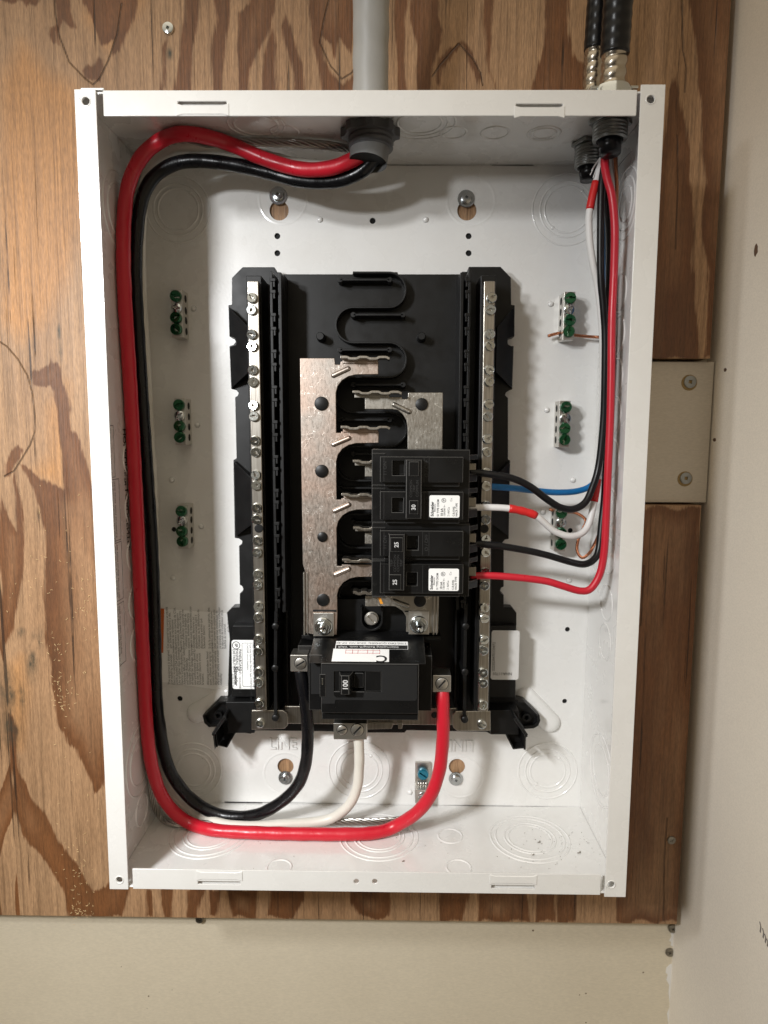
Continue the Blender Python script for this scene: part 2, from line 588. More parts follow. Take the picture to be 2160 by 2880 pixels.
def text(s, pos, size, mat, parent, right=(1, 0, 0), up=(0, 1, 0), align='LEFT', name="lettering", extrude=0.0, bold=0.0, spacing=1.0, line=1.0, sx=1.0):
    c = bpy.data.curves.new(name, 'FONT')
    c.body = s
    c.size = size*MM
    c.align_x = align
    c.align_y = 'CENTER'
    c.extrude = extrude*MM
    c.offset = bold*MM
    c.space_character = spacing
    c.space_line = line
    c.materials.append(mat)
    c.resolution_u = 3
    if extrude > .3:
        c.bevel_depth = .25*MM
    tmp = bpy.data.objects.new(name, c)
    me = bpy.data.meshes.new_from_object(tmp)
    bpy.data.objects.remove(tmp)
    me.name = name
    if not me.materials:
        me.materials.append(mat)
    o = bpy.data.objects.new(name, me)
    COL.objects.link(o)
    r, u = W3(right).normalized(), W3(up).normalized()
    n = r.cross(u)
    m = Matrix(((r.x*sx, u.x, n.x), (r.y*sx, u.y, n.y), (r.z*sx, u.z, n.z))).to_4x4()
    org = ORG[parent.name] if parent else (0, 0, 0)
    m.translation = W3(pos)-W3(org)
    if parent:
        o.parent = parent
    o.matrix_local = m
    return o
ROT90 = dict(right=(0, 1, 0), up=(-1, 0, 0))     # reads upwards
ROTM90 = dict(right=(0, -1, 0), up=(1, 0, 0))    # reads downwards
ROT180 = dict(right=(-1, 0, 0), up=(0, -1, 0))

# ------------------------------------------------------------------ screws (shared meshes)
def recess(kind, r):
    if kind == 'slot':
        return [(-.92*r, -.15*r), (.92*r, -.15*r), (.92*r, .15*r), (-.92*r, .15*r)]
    if kind == 'square':
        a = .30*r
        return [(-a, -a), (a, -a), (a, a), (-a, a)]
    if kind == 'cross':
        a, b = .10*r, .55*r
        return [(-a, -b), (a, -b), (a, -a), (b, -a), (b, a), (a, a), (a, b), (-a, b), (-a, a), (-b, a), (-b, -a), (-a, -a)]
    if kind == 'combo':       # slot crossed with a square socket
        s, w, L = .34*r, .15*r, .90*r
        return [(-L, -w), (-s, -w), (-s, -s), (s, -s), (s, -w), (L, -w), (L, w), (s, w), (s, s), (-s, s), (-s, w), (-L, w)]
def screw_mb(r, ht, kind, washer=0.0, dome=0.86, hexa=False, depth=None):
    mb = MB()
    depth = depth or ht*0.97
    rec = recess(kind, r*dome)
    seg = 24
    h0 = 0.0
    if washer:
        mb.lathe([(washer, 0), (washer, .5), (washer*.96, .8)], 0, 0, seg)
        h0 = .8
    oc = circ(0, 0, r, seg) if not hexa else [p for i in range(6) for p in ((r*math.cos(math.pi/3*i), r*math.sin(math.pi/3*i)),)]
    n = len(oc)
    ic = [(x*dome, y*dome) for x, y in oc]
    ic1 = [(x*(dome+1)/2*1.02, y*(dome+1)/2*1.02) for x, y in oc]
    if kind == 'slot':
        rec = [(x, y) for x, y in rec]
    loops = [ic, rec]
    tri = tessellate_polygon([[Vector((x, y, 0)) for x, y in lp] for lp in loops])
    k = len(rec)
    T = h0+ht
    vs = [(x, y, h0) for x, y in oc]+[(x, y, T-ht*.38) for x, y in oc]+[(x, y, T-ht*.1) for x, y in ic1]+[(x, y, T) for x, y in ic]+[(x, y, T) for x, y in rec]+[(x, y, T-depth) for x, y in rec]
    fs = []
    for j in range(3):
        fs += [(j*n+i, j*n+(i+1) % n, (j+1)*n+(i+1) % n, (j+1)*n+i) for i in range(n)]
    fs += [tuple(3*n+i for i in t) for t in tri]
    o = 4*n
    fs += [(o+i, o+(i+1) % k, o+k+(i+1) % k, o+k+i) for i in range(k)]
    fs.append(tuple(o+k+i for i in range(k)))
    return mb.add(vs, fs)
SCREW = {}
def screw(kind, r, ht, mat, pos, parent=None, rot=None, tilt=0.0, washer=0.0, name="screw", hexa=False, dome=0.86):
    key = (kind, round(r, 2), ht, mat.name, washer, hexa)
    if key not in SCREW:
        me = meshof(name, screw_mb(r, ht, kind, washer, dome, hexa), mat)
        smooth_angle(me, 35)
        SCREW[key] = me
    o = bpy.data.objects.new(name, SCREW[key])
    COL.objects.link(o)
    org = ORG[parent.name] if parent else (0, 0, 0)
    if parent:
        o.parent = parent
    o.location = W3(pos)-W3(org)
    a = rot if rot is not None else random.uniform(0, math.pi)
    q = Matrix.Rotation(a, 3, 'Y')
    if tilt:
        q = Matrix.Rotation(random.uniform(-tilt, tilt), 3, 'X') @ Matrix.Rotation(random.uniform(-tilt, tilt), 3, 'Z') @ q
    o.rotation_euler = q.to_euler()
    ORG[o.name] = pos
    return o

# ================================================================== THE SETTING
HP = -2.2      # plywood face
HD = -23.0     # drywall face behind it
XW = U(1893, 2620, HD)[0]+0.5   # side wall
PX0, PX1 = -420.0, U(1962, 1600, HP)[0]
PY0, PY1 = U(1000, 2587, HP)[1], 420.0
mb = MB()
mb.box(-600, XW+20, -560, 520, HD-12, HD)
tag(part("drywall_wall", mb, M_dry), "cream unpainted drywall below the plywood board", kind="structure")
mb = MB()
mb.box(XW, XW+14, -900, 900, HD-12, 1500)
tag(part("side_wall", mb, M_side), "pale plaster wall at right angles to the plywood", kind="structure")

# ---------------- plywood sheet with its figure
NY0, NY1 = U(1900, 1421, HP)[1], U(1900, 1007, HP)[1]
NX0 = U(1800, 1200, HP)[0]
def dense(poly):
    return [U(x, y, HP) for x, y in poly]
DARK = [  # outlines of the dark areas: ring bands, and wide strips right of the box
 [(80,1048),(100,1042),(120,1030),(138,1022),(147,1004),(153,1018),(165,1026),(172,1040),(178,1072),(190,1094),(198,1120),(200,1146),(195,1165),(196,1205),(212,1222),(228,1245),(240,1290),(260,1360),(330,1500),(360,1800),(340,2100),(293,2190),(290,2205),(262,2225),(255,2200),(243,2178),(222,2140),(213,2110),(205,2100),(188,2085),(180,2060),(165,2040),(160,2000),(146,1930),(140,1850),(126,1760),(125,1690),(128,1600),(130,1560),(124,1500),(112,1430),(92,1370),(62,1312),(75,1310),(110,1335),(150,1368),(172,1382),(178,1376),(172,1300),(165,1230),(158,1150),(152,1105),(140,1086),(112,1080),(90,1080)],
 [(8,2020),(14,2080),(22,2140),(34,2190),(44,2280),(60,2330),(85,2378),(108,2405),(132,2425),(150,2455),(172,2490),(184,2530),(196,2580),(346,2580),(362,2500),(350,2440),(300,2500),(262,2500),(240,2470),(205,2420),(170,2370),(130,2300),(80,2230),(55,2180),(44,2110),(48,2060),(30,2010)],
 [(0,2290),(8,2360),(16,2450),(22,2580),(52,2580),(40,2500),(26,2430),(10,2330),(0,2270)],
 [(0,1400),(10,1422),(22,1452),(38,1478),(46,1490),(44,1440),(36,1350),(46,1320),(54,1380),(62,1450),(66,1520),(62,1600),(52,1700),(36,1760),(20,1800),(0,1850)],
 [(12,1335),(13,1302),(30,1275),(52,1258),(68,1268),(62,1292),(40,1318),(26,1335)],
 [(0,0),(0,-60),(95,-60),(108,0),(100,18),(82,26),(70,10),(60,0)],
 [(153,-60),(152,0),(158,60),(142,70),(140,95),(150,118),(165,118),(160,80),(172,60),(205,92),(214,84),(200,40),(196,-60)],
 [(236,0),(232,-60),(400,-60),(388,0),(372,60),(352,105),(338,150),(318,165),(322,120),(300,130),(285,120),(262,50)],
 [(266,170),(270,150),(285,160),(290,180),(282,222),(262,232),(236,228),(228,205),(245,185),(258,190)],
 [(455,130),(470,90),(462,180),(468,245),(458,300),(452,245)],
 [(487,300),(490,245),(500,180),(522,60),(521,-60),(558,-60),(556,20),(546,120),(542,245),(541,300)],
 [(594,300),(597,245),(592,170),(603,60),(600,-60),(655,-60),(648,30),(632,110),(622,245),(622,300)],
 [(670,300),(672,245),(664,130),(676,40),(700,20),(706,-60),(775,-60),(768,30),(752,110),(706,190),(700,245),(698,300)],
 [(736,300),(740,245),(745,160),(768,60),(778,120),(776,245),(774,300)],
 [(826,300),(828,245),(815,180),(792,80),(800,40),(830,130),(850,190),(862,300)],
 [(912,300),(908,245),(880,120),(870,-60),(1040,-60),(1000,30),(990,140),(960,100),(940,170),(930,130),(905,110),(915,170),(945,225),(962,240),(985,215),(1004,190),(1040,300)],
 [(1112,-60),(1112,60),(1120,180),(1122,300),(1150,300),(1142,200),(1140,60),(1146,-60)],
 [(1150,-60),(1156,40),(1176,120),(1172,200),(1180,300),(1200,300),(1216,190),(1240,120),(1244,80),(1230,40),(1234,-60)],
 [(1225,240),(1232,170),(1260,130),(1290,118),(1310,130),(1335,170),(1358,220),(1350,250),(1335,215),(1316,180),(1296,122),(1270,150),(1240,200),(1232,250)],
 [(1358,-60),(1362,60),(1372,160),(1392,240),(1380,180),(1385,60),(1380,-60)],
 [(1535,-60),(1535,60),(1524,150),(1500,230),(1490,300),(1700,300),(1650,200),(1615,160),(1600,90),(1592,-60)],
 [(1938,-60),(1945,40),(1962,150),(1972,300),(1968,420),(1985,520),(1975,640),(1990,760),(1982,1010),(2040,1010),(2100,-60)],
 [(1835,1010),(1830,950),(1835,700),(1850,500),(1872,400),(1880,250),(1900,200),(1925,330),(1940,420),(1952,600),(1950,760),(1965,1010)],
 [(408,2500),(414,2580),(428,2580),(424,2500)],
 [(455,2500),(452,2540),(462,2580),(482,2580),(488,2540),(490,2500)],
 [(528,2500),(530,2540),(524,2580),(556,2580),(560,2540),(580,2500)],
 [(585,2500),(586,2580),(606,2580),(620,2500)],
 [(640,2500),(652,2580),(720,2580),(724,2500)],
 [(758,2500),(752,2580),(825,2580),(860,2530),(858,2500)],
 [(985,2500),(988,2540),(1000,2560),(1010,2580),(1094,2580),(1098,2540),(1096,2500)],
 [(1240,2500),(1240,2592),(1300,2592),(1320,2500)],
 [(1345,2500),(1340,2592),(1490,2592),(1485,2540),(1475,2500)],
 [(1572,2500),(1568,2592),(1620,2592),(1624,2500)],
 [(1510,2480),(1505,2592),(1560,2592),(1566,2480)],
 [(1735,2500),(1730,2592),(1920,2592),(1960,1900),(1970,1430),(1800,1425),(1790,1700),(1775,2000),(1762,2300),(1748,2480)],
]
WARM = [
 [(0,230),(60,120),(130,200),(200,240),(260,330),(230,600),(190,780),(130,900),(60,960),(0,900)],
 [(250,50),(310,130),(400,0),(260,-60)],
 [(30,1880),(60,1850),(70,1950),(55,2100),(35,2100)],
 [(185,1080),(175,1240),(178,1370),(130,1345),(100,1330),(150,1280),(140,1150)],
]
MOULD = [(22, 1940, 28, 60), (30, 2040, 24, 60), (90, 1860, 16, 60), (105, 1800, 16, 40), (60, 1780, 12, 14), (170, 990, 6, 24), (166, 935, 5, 20), (478, 150, 8, 14), (62, 1960, 10, 40)]
CRACKS = [
 [(0,962),(20,975),(50,1010),(78,1058),(92,1110),(98,1170),(98,1215),(86,1250),(62,1290),(40,1325),(12,1340)],
 [(153,-20),(155,40),(168,105),(195,175),(240,222),(262,238),(280,222),(305,170),(330,95),(342,10)],
 [(930,-20),(910,60),(900,120),(930,185),(962,222),(990,205),(1004,180)],
 [(1216,215),(1240,180),(1290,122),(1330,165),(1352,205),(1358,240)],
 [(1918,0),(1920,140),(1930,190),(1926,260)],
 [(1905,380),(1906,520),(1900,700)],
 [(1812,1590),(1804,1700),(1802,1760)],
 [(1876,2300),(1868,2430),(1866,2590)],
]
def seg_dist(P, poly, closed=True):
    poly = np.array(poly)
    A = poly if closed else poly[:-1]
    B = np.roll(poly, -1, 0) if closed else poly[1:]
    d = np.full(len(P), 1e9)
    for a, b in zip(A, B):
        ab = b-a
        t = np.clip(((P-a)@ab)/max(ab@ab, 1e-9), 0, 1)
        d = np.minimum(d, np.hypot(*(P-(a+t[:, None]*ab)).T))
    return d
def inside(P, poly):
    poly = np.array(poly)
    r = np.zeros(len(P), bool)
    j = len(poly)-1
    for i in range(len(poly)):
        xi, yi = poly[i]
        xj, yj = poly[j]
        if abs(yj-yi) > 1e-12:
            c = ((yi > P[:, 1]) != (yj > P[:, 1])) & (P[:, 0] < (xj-xi)*(P[:, 1]-yi)/(yj-yi)+xi)
            r ^= c
        j = i
    return r
ST = 1.0
gx = np.arange(PX0, PX1+0.01, ST)
gx[-1] = PX1
gy = np.arange(PY0, PY1+0.01, ST)
GX, GY = np.meshgrid(gx, gy)
PP = np.stack([GX.ravel(), GY.ravel()], 1)
# warp the figure a little so that its edges wander
def wob(a, b, s):
    return np.sin(PP[:, 0]*a+np.sin(PP[:, 1]*b)*2+s)
Q = PP.copy()
Q[:, 0] += 0.9*wob(.11, .05, 0)+0.5*wob(.31, .09, 2)
Q[:, 1] += 2.0*wob(.23, .035, 1)
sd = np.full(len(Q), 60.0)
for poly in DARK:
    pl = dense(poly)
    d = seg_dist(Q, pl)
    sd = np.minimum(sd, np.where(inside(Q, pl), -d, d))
# bands hidden behind the box and outside the frame go on in the same way
far = (PP[:, 0] < U(-14, 1440, HP)[0]) | (PP[:, 1] > U(1080, -55, HP)[1])
band = 14*np.sin(PP[:, 0]*.20+3*np.sin(PP[:, 1]*.011)+1.7*np.sin(PP[:, 1]*.023+PP[:, 0]*.03))
sd = np.where(far, np.minimum(np.abs(sd), 60)*0+band, sd)
warm = np.zeros(len(Q))
for poly in WARM:
    pl = dense(poly)
    d = seg_dist(PP, pl)
    s_ = np.where(inside(PP, pl), -d, d)
    warm = np.maximum(warm, np.clip(0.5-s_/16, 0, 1))
mld_ = np.zeros(len(Q))
for x, y, rx_, ry_ in MOULD:
    cx, cy = U(x, y, HP)
    q = np.sqrt(((PP[:, 0]-cx)/(rx_/3.3))**2+((PP[:, 1]-cy)/(ry_/3.3))**2)
    mld_ = np.maximum(mld_, np.clip(1.25-q*0.85, 0, 1))
ck = np.full(len(Q), 30.0)
for poly in CRACKS:
    ck = np.minimum(ck, seg_dist(PP, dense(poly), False))
nx, ny = len(gx), len(gy)
idx = np.arange(nx*ny).reshape(ny, nx)
quads = np.stack([idx[:-1, :-1], idx[:-1, 1:], idx[1:, 1:], idx[1:, :-1]], -1).reshape(-1, 4)
cx_ = (GX[:-1, :-1]+ST/2).ravel()
cy_ = (GY[:-1, :-1]+ST/2).ravel()
keep = ~((cx_ > NX0) & (cy_ > NY0) & (cy_ < NY1))
# nothing of the face shows through the steel except at the keyholes, but the sheet is whole
quads = quads[keep]
co = np.stack([PP[:, 0]*MM, np.full(len(PP), -HP*MM), PP[:, 1]*MM], 1)
me = bpy.data.meshes.new("plywood_board")
body = MB()
outl = [(PX0, PY0), (PX1, PY0), (PX1, NY0), (NX0, NY0), (NX0, NY1), (PX1, NY1), (PX1, PY1), (PX0, PY1)]
body.prism(outl, HD+0.3, HP-0.25)
bv = [(x*MM, -h*MM, y*MM) for x, y, h in body.v]
off = len(co)
me.from_pydata(co.tolist()+bv, [], quads.tolist()+[tuple(i+off for i in f) for f in body.f])
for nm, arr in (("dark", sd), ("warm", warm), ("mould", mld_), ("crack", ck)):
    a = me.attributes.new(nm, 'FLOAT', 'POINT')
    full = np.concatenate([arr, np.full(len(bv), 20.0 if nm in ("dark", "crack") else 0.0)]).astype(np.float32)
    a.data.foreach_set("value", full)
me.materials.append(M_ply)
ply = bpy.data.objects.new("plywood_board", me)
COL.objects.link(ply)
tag(ply, "weathered fir plywood backing board with orange grain behind the white box", "plywood board")

# ---------------- painted patch board in the notch, with two screws
pb = thing("patch_board", "cream painted board with two countersunk screws, set in the plywood notch", "board", (*U(1920, 1420, -9), HD))
x0, y1 = U(1780, 1017, -7)
x1 = XW-1.2
y0 = U(1900, 1413, -7)[1]
mb = MB().box(x0, x1, y0, y1, HD+0.3, -7)
part("board_panel", mb, M_patch, pb, bevel=0.4)
for (sx_, sy_, r_) in ((1941, 1074, 5.2), (1929, 1345, 5.0)):
    c = U(sx_, sy_, -6.6)
    rg = MB().lathe([(r_+1.3, -7.2), (r_+1.1, -6.75), (r_-.2, -6.7)], c[0]-.5, c[1]-.6, 28)
    part("filler_ring", rg, newmat("yellowed_filler", (0.26, 0.17, 0.06), 0.6), pb)
    screw('square', r_-.2, 0.9, M_zincd, (c[0], c[1], -6.75), pb, rot=0.1, name="screw", dome=.95)

# ---------------- loose screws in the setting
def loose_screw(px, py, h, r, mat, kind, label, washer=0.0, ht=2.0, **k):
    o = screw(kind, r, ht, mat, UP(px, py, h), None, washer=washer, **k)
    tag(o, label, "screw")
    return o
loose_screw(474, 82, HP, 4.4, M_zinc, 'square', "pan head screw in the plywood above the white box", ht=2.2, rot=.4)
loose_screw(1888, 2362, HP, 3.6, M_steel, 'cross', "dark screw with white flecks sunk in the plywood right of the white box", ht=1.2)
loose_screw(1890, 2609, HD+.5, 4.0, M_steel, 'cross', "dark drywall screw right under the plywood's lower right corner", ht=2.4)
loose_screw(1883, 2677, HD+.2, 4.0, M_steel, 'cross', "grey drywall screw between the two torn paper patches in the corner", ht=1.6)
loose_screw(562, 2583, HD+2, 3.6, M_steel, 'cross', "dark screw head peeping out under the plywood's lower edge", ht=2.4)

# torn paper along the corner
def torn(name, pts, label):
    mb = MB()
    pl = [U(x, y, HD) for x, y in pts]
    mb.prism(pl, HD-.2, HD+.35)
    return single(name, mb, M_gyp, label, "torn paper", (*pl[0], HD))
torn("torn_paper", [(1897,2622),(1886,2624),(1888,2634),(1882,2645),(1888,2650),(1886,2658),(1893,2662),(1896,2655)], "small torn paper patch between the two corner screws")
torn("torn_paper", [(1892,2710),(1884,2712),(1874,2722),(1872,2735),(1878,2740),(1874,2756),(1882,2770),(1880,2790),(1884,2830),(1876,2850),(1882,2900),(1886,2900)], "long ragged torn paper strip down the drywall corner")
# dents and pencil marks on the walls
def wall_dent(px, py, ry, rh, label):
    yy, hh = onX(px, py, XW)
    mb = MB()
    mp = lambda a, b, n: (XW-n, a, b)
    k = 12
    pl = [(yy+ry*math.cos(2*math.pi*i/k)*random.uniform(.7, 1.1), hh+rh*math.sin(2*math.pi*i/k)*random.uniform(.7, 1.1)) for i in range(k)]
    mb.prism(pl, -.3, .06, mp=mp)
    single("wall_dent", mb, newmat("dent_paper", (0.13, 0.075, 0.045), .9), label, "dent", (XW, yy, hh))
wall_dent(2126, 703, 5.0, 3.2, "brown torn dent in the side wall, level with the box's top screws")
wall_dent(2010, 1237, 1.6, 3.0, "tiny dark nick in the side wall beside the patch board")
wall_dent(2040, 1040, 1.6, 2.4, "faint small scuff on the side wall above the tiny nick")
for i, (px, py) in enumerate(((2138, 2608), (2146, 2625), (2152, 2640), (2158, 2652))):
    yy, hh = onX(px, py, XW)
    mp = lambda a, b, n: (XW-n, a, b)
    mb = MB().wall([(yy+3.5-i*.4, hh-1), (yy+1, hh+.8), (yy-3.5+i*.4, hh+.5)], 1.5, -.2, .05, mp=mp)
    single("pencil_stroke", mb, newmat("pencil", (0.17, 0.15, 0.14), .9), "dark pencil stroke scribbled low on the side wall", "pencil mark", (XW, yy, hh), group="pencil strokes low on the side wall")

# ================================================================== THE STEEL BOX
DF = 108.7
BW, BH = 181.0, 264.6
enc = thing("electrical_box", "open white enamelled steel panel box holding the breakers", "electrical box", (0, -BH, 0))
def hole(px, py, rpx, h=0.0, n=24):
    x, y = U(px, py, h)
    return circ(x, y, rpx/3.45, n)
def keyhole(px, py, rpx, sx, sy, rs, up):
    """round opening with a narrower slot towards the screw"""
    x, y = U(px, py, 0)
    X, Y = U(sx, sy, 0)
    R_, r = rpx/3.45, rs/3.45
    s = 1 if Y > y else -1
    a = math.degrees(math.asin(min(.95, r/R_)))
    if s > 0:
        return arc(x, y, R_, 90+a, 450-a, 24)+arc(x, Y, r, 0, 180, 8)
    return arc(x, y, R_, -90+a, 270-a, 24)+arc(x, Y, r, 180, 360, 8)
holes = [keyhole(785, 592, 26, 783, 551, 9, 1), keyhole(1313, 592, 26, 1311, 560, 9, 1), keyhole(803, 2155, 24, 803, 2187, 8, 0), keyhole(1285, 2156, 24, 1282, 2190, 8, 0)]
for p in ((780, 664, 8), (780, 712, 8), (1318, 664, 8), (1318, 712, 8), (1048, 621, 8), (506, 1965, 8), (1588, 1972, 7), (1596, 1770, 7), (489, 1489, 7), (1604, 1492, 7)):
    holes.append(hole(*p))
mb = MB().plate([(-BW, -BH), (BW, -BH), (BW, BH), (-BW, BH)], holes, -0.9, 0)
part("back_plate", mb, M_white, enc)
t = 1.3
def sidewall(name, mb):
    return part(name, mb, M_white, enc, bevel=0.5)
sidewall("side_panel", MB().box(-BW, -BW+t, -BH, BH, 0.05, DF))
sidewall("side_panel", MB().box(BW-t, BW, -BH, BH, 0.05, DF))
sidewall("top_panel", MB().box(-BW+t, BW-t, BH-t-.6, BH-.6, 0.05, DF-.6))
sidewall("bottom_panel", MB().box(-BW+t, BW-t, -BH+.6, -BH+t+.6, 0.05, DF-.6))
# flanges at the front
def flange(outer, hs, name="flange", h=DF):
    mb = MB().plate(outer, hs, h-1.3, h)
    return part(name, mb, M_white, enc, bevel=0.55)
L1 = U(276, 400, DF)[0]
R1 = U(1795, 400, DF)[0]
T1 = U(1000, 326, DF)[1]
B1 = U(1000, 2452, DF)[1]
def rc(x, y, r):
    return circ(*U(x, y, DF), r/4.2, 18)
flange([(-BW-.1, -BH), (L1, -BH), (L1, BH+.2), (-BW-.1, BH+.2)], [rc(243, 286, 10), rc(337, 2473, 9)], h=DF+.7)
flange([(R1, -BH-1), (BW+.1, -BH-1), (BW+.1, BH+2.6), (R1, BH+2.6)], [rc(1829, 281, 10), rc(1718, 2486, 10)], h=DF+.7)
def slotpoly(xa, xb, ya, yb):
    a = U(xa, ya, DF)
    b = U(xb, yb, DF)
    return [(a[0], b[1]), (b[0], b[1]), (b[0], a[1]), (a[0], a[1])]
TL = U(290, 300, DF)[0]
TR = U(1791, 300, DF)[0]
flange([(TL, T1), (TR, T1), (TR, BH), (TL, BH)], [slotpoly(500, 637, 285, 299), slotpoly(1452, 1582, 292, 305)])
BL = U(373, 2470, DF)[0]
BR = U(1690, 2470, DF)[0]
flange([(BL, -BH), (BR, -BH), (BR, B1), (BL, B1)], [slotpoly(556, 676, 2478, 2489), slotpoly(1382, 1504, 2489, 2501), rc(1002, 2479, 8), rc(1054, 2479, 8)])
# pressed lips behind the four latch slots
for xa, xb, yy in ((500, 640, 309), (1450, 1584, 315), (556, 678, 2462), (1381, 1506, 2473)):
    a, b = U(xa-4, yy, DF), U(xb+4, yy, DF)
    mb = MB()
    e = 1.3
    mb.prism([(a[0], a[1]-3.6), (a[0]+4, a[1]-2.6), (b[0]-4, a[1]-2.6), (b[0], a[1]-3.6), (b[0], a[1]+3.6), (b[0]-4, a[1]+2.6), (a[0]+4, a[1]+2.6), (a[0], a[1]+3.6)], DF-.1, DF+.45)
    part("pressed_lip", mb, M_white, enc, bevel=0.4)
    # backing seen through the slot
    cy_s = U(xa, {309: 292, 315: 298, 2462: 2484, 2473: 2495}[yy], DF)[1]
    mb = MB().box(a[0]+1, b[0]-1, cy_s-3, cy_s+3, DF-4.5, DF-4)
    part("latch_backing", mb, M_white, enc)
# corner tabs behind the flange holes
for px, py in ((337, 2473), (1718, 2486), (1829, 281), (243, 286)):
    x, y = U(px, py, DF-6)
    mb = MB().box(x-6, x+6, y-6, y+6, DF-6.6, DF-6)
    part("corner_tab", mb, M_white, enc)
    mb = MB()
    x, y = U(px, py, DF)
    mb.lathe([(3.2, DF+.68), (3.1, DF+.95), (2.5, DF+.95), (2.4, DF+.6)], x, y, 24, cap=False)
    part("hole_rim", mb, M_white, enc, smooth=True)
# TL corner: turned-over end of the top wall
mb = MB().box(U(225, 250, DF)[0], U(292, 250, DF)[0], BH+.2, BH+1.6, DF-10, DF-.2)
part("corner_fold", mb, M_white, enc, bevel=.6)
# knockouts
mpL = lambda a, b, n: (-BW+t+n, a, b)
mpR = lambda a, b, n: (BW-t-n, a, b)
mpB = lambda a, b, n: (a, -BH+t+.6+n, b)
mpT = lambda a, b, n: (a, BH-t-.6-n, b)
def ring(mb, x, y, r, w=0.8, hh=0.5, mp=None, seg=48):
    mb.lathe([(r-w, -.05), (r-w*.35, hh), (r+w*.35, hh), (r+w, -.05)], x, y, seg, mp=mp, cap=False)
def knockout(x, y, radii, mp=None, tabs=True):
    mb = MB()
    for i, r in enumerate(radii):
        ring(mb, x, y, r, .8 if i else .95, .62, mp)
        # the cut itself: a fine recessed line just inside the ridge
        mb.lathe([(r-1.15, .02), (r-1.0, -.0), (r-.85, .02)], x, y, 48, mp=mp, cap=False)
    if tabs:
        r = radii[0]
        for a in (0.9, 0.9+math.pi):
            xx, yy = x+r*math.cos(a), y+r*math.sin(a)
            mb.lathe([(1.6, -.05), (1.3, .5), (.5, .8)], xx, yy, 12, mp=mp)
    part("knockout", mb, M_white, enc, smooth=True)
for px, py, rr in ((501, 589, (16, 19.5, 25)), (1595, 589, (17.5, 21, 27)), (544, 2165, (14.5, 18.5, 24)), (1010, 2165, (16, 20, 26)), (1540, 2168, (15, 19, 25))):
    x, y = U(px, py, 0)
    knockout(x, y, rr)
for px, py, rr in ((575, 2375, (17, 20, 27, 31)), (1065, 2375, (17, 20, 27, 31)), (1497, 2378, (17, 20, 27, 31)), (1266, 2351, (9.5,)), (785, 2440, (9,)), (1290, 2440, (9,)), (800, 2340, (9.5,))):
    x, h = onY(px, py, -BH+t+.6)
    if rr[0] > 12:
        h = 46
    knockout(x, h, rr, mpB, False)
for px, py, rr in ((1275, 372, (9,)), (1392, 373, (9.5,)), (1530, 375, (11, 8)), (720, 350, (15, 19)), (1180, 345, (15, 19, 24)), (800, 370, (9.5,))):
    x, h = onY(px, py, BH-t-.6)
    knockout(x, max(h, 14), rr, mpT, False)
for px, py in ((348, 1291), (358, 1431), (367, 1562), (376, 1695), (383, 1810)):
    y, h = onX(px, py, -BW+t)
    knockout(y, 46, (13.5,), mpL)
for px, py, rr in ((372, 2165, (19, 27)), (340, 600, (19, 27)), (370, 2320, (12,))):
    y, h = onX(px, py, -BW+t)
    knockout(y, 50, rr, mpL)
for px, py in ((1737, 1166), (1737, 1290), (1728, 1430), (1722, 1570), (1712, 1700), (1708, 1810), (1745, 940), (1742, 1060), (1750, 820)):
    y, h = onX(px, py, BW-t)
    knockout(y, 46, (13.5,), mpR)
for px, py, rr in ((1690, 2165, (19, 27)), (1765, 570, (12, 18, 24))):
    y, h = onX(px, py, BW-t)
    knockout(y, 50, rr, mpR)
for p in ((780, 664, 8), (780, 712, 8), (1318, 664, 8), (1318, 712, 8), (1048, 621, 8), (506, 1965, 8), (1588, 1972, 7), (1596, 1770, 7), (489, 1489, 7), (1604, 1492, 7)):
    x, y = U(p[0], p[1], 0)
    part("hole_shade", MB().lathe([(3.2, -2.1), (3.2, -1.8)], x, y, 14), M_shade, enc)  # dark disc behind each small hole paints in the shade inside it
# pressed dimples
mb = MB()
for px, py in ((900, 618), (1197, 618), (545, 868), (555, 1195), (566, 1480), (483, 1350), (487, 1625), (1549, 855), (1538, 1153), (1527, 1440), (1611, 1350), (1600, 1632), (1153, 2228), (545, 2240)):
    x, y = U(px, py, 0)
    m2 = MB().lathe([(2.4, -.1), (2.1, .8), (1.4, 1.5), (.5, 1.8)], x, y, 16)
    part("dimple", m2, M_white, enc, smooth=True)
# raised pads round the mounting screws
for px, py in ((795, 560), (1325, 565), (803, 2175), (1295, 2185)):
    x, y = U(px, py, 0)
    for sgn in (0,):
        m2 = MB()
        m2.lathe([(20, -.05), (18.6, .3), (18.3, .3), (17.2, -.05)], x, y, 40, cap=False)
        part("pressed_pad", m2, M_white, enc, smooth=True)
# sloping swages at the lower corners of the base
def capsule(mb, a, b, r, hh, z0=-.05, n=10):
    """low domed rib from a to b lying on H = z0"""
    A, B = Vector(a), Vector(b)
    d = (B-A).normalized()
    pn = Vector((-d.y, d.x))
    rings = []
    for k in range(n+1):
        f = math.sin(math.pi/2*k/n)
        rr = r*math.cos(math.pi/2*k/n)
        loop = []
        base = math.degrees(math.atan2(d.y, d.x))
        for p in arc(B.x, B.y, max(rr, .01), base-90, base+90, 10)+arc(A.x, A.y, max(rr, .01), base+90, base+270, 10):
            loop.append((*p, z0+hh*f))
        rings.append(loop)
    m_ = len(rings[0])
    vs = [p for lp in rings for p in lp]
    fs = [(j*m_+i, j*m_+(i+1) % m_, (j+1)*m_+(i+1) % m_, (j+1)*m_+i) for j in range(n) for i in range(m_)]
    fs.append(tuple((n)*m_+i for i in range(m_)))
    mb.add(vs, fs)
for a, b in (((640, 1955), (555, 2005)), ((1478, 1960), (1545, 2030))):
    m2 = MB()
    capsule(m2, U(*a, 0), U(*b, 0), 9, 6)
    part("pressed_swage", m2, M_white, enc, smooth=True)
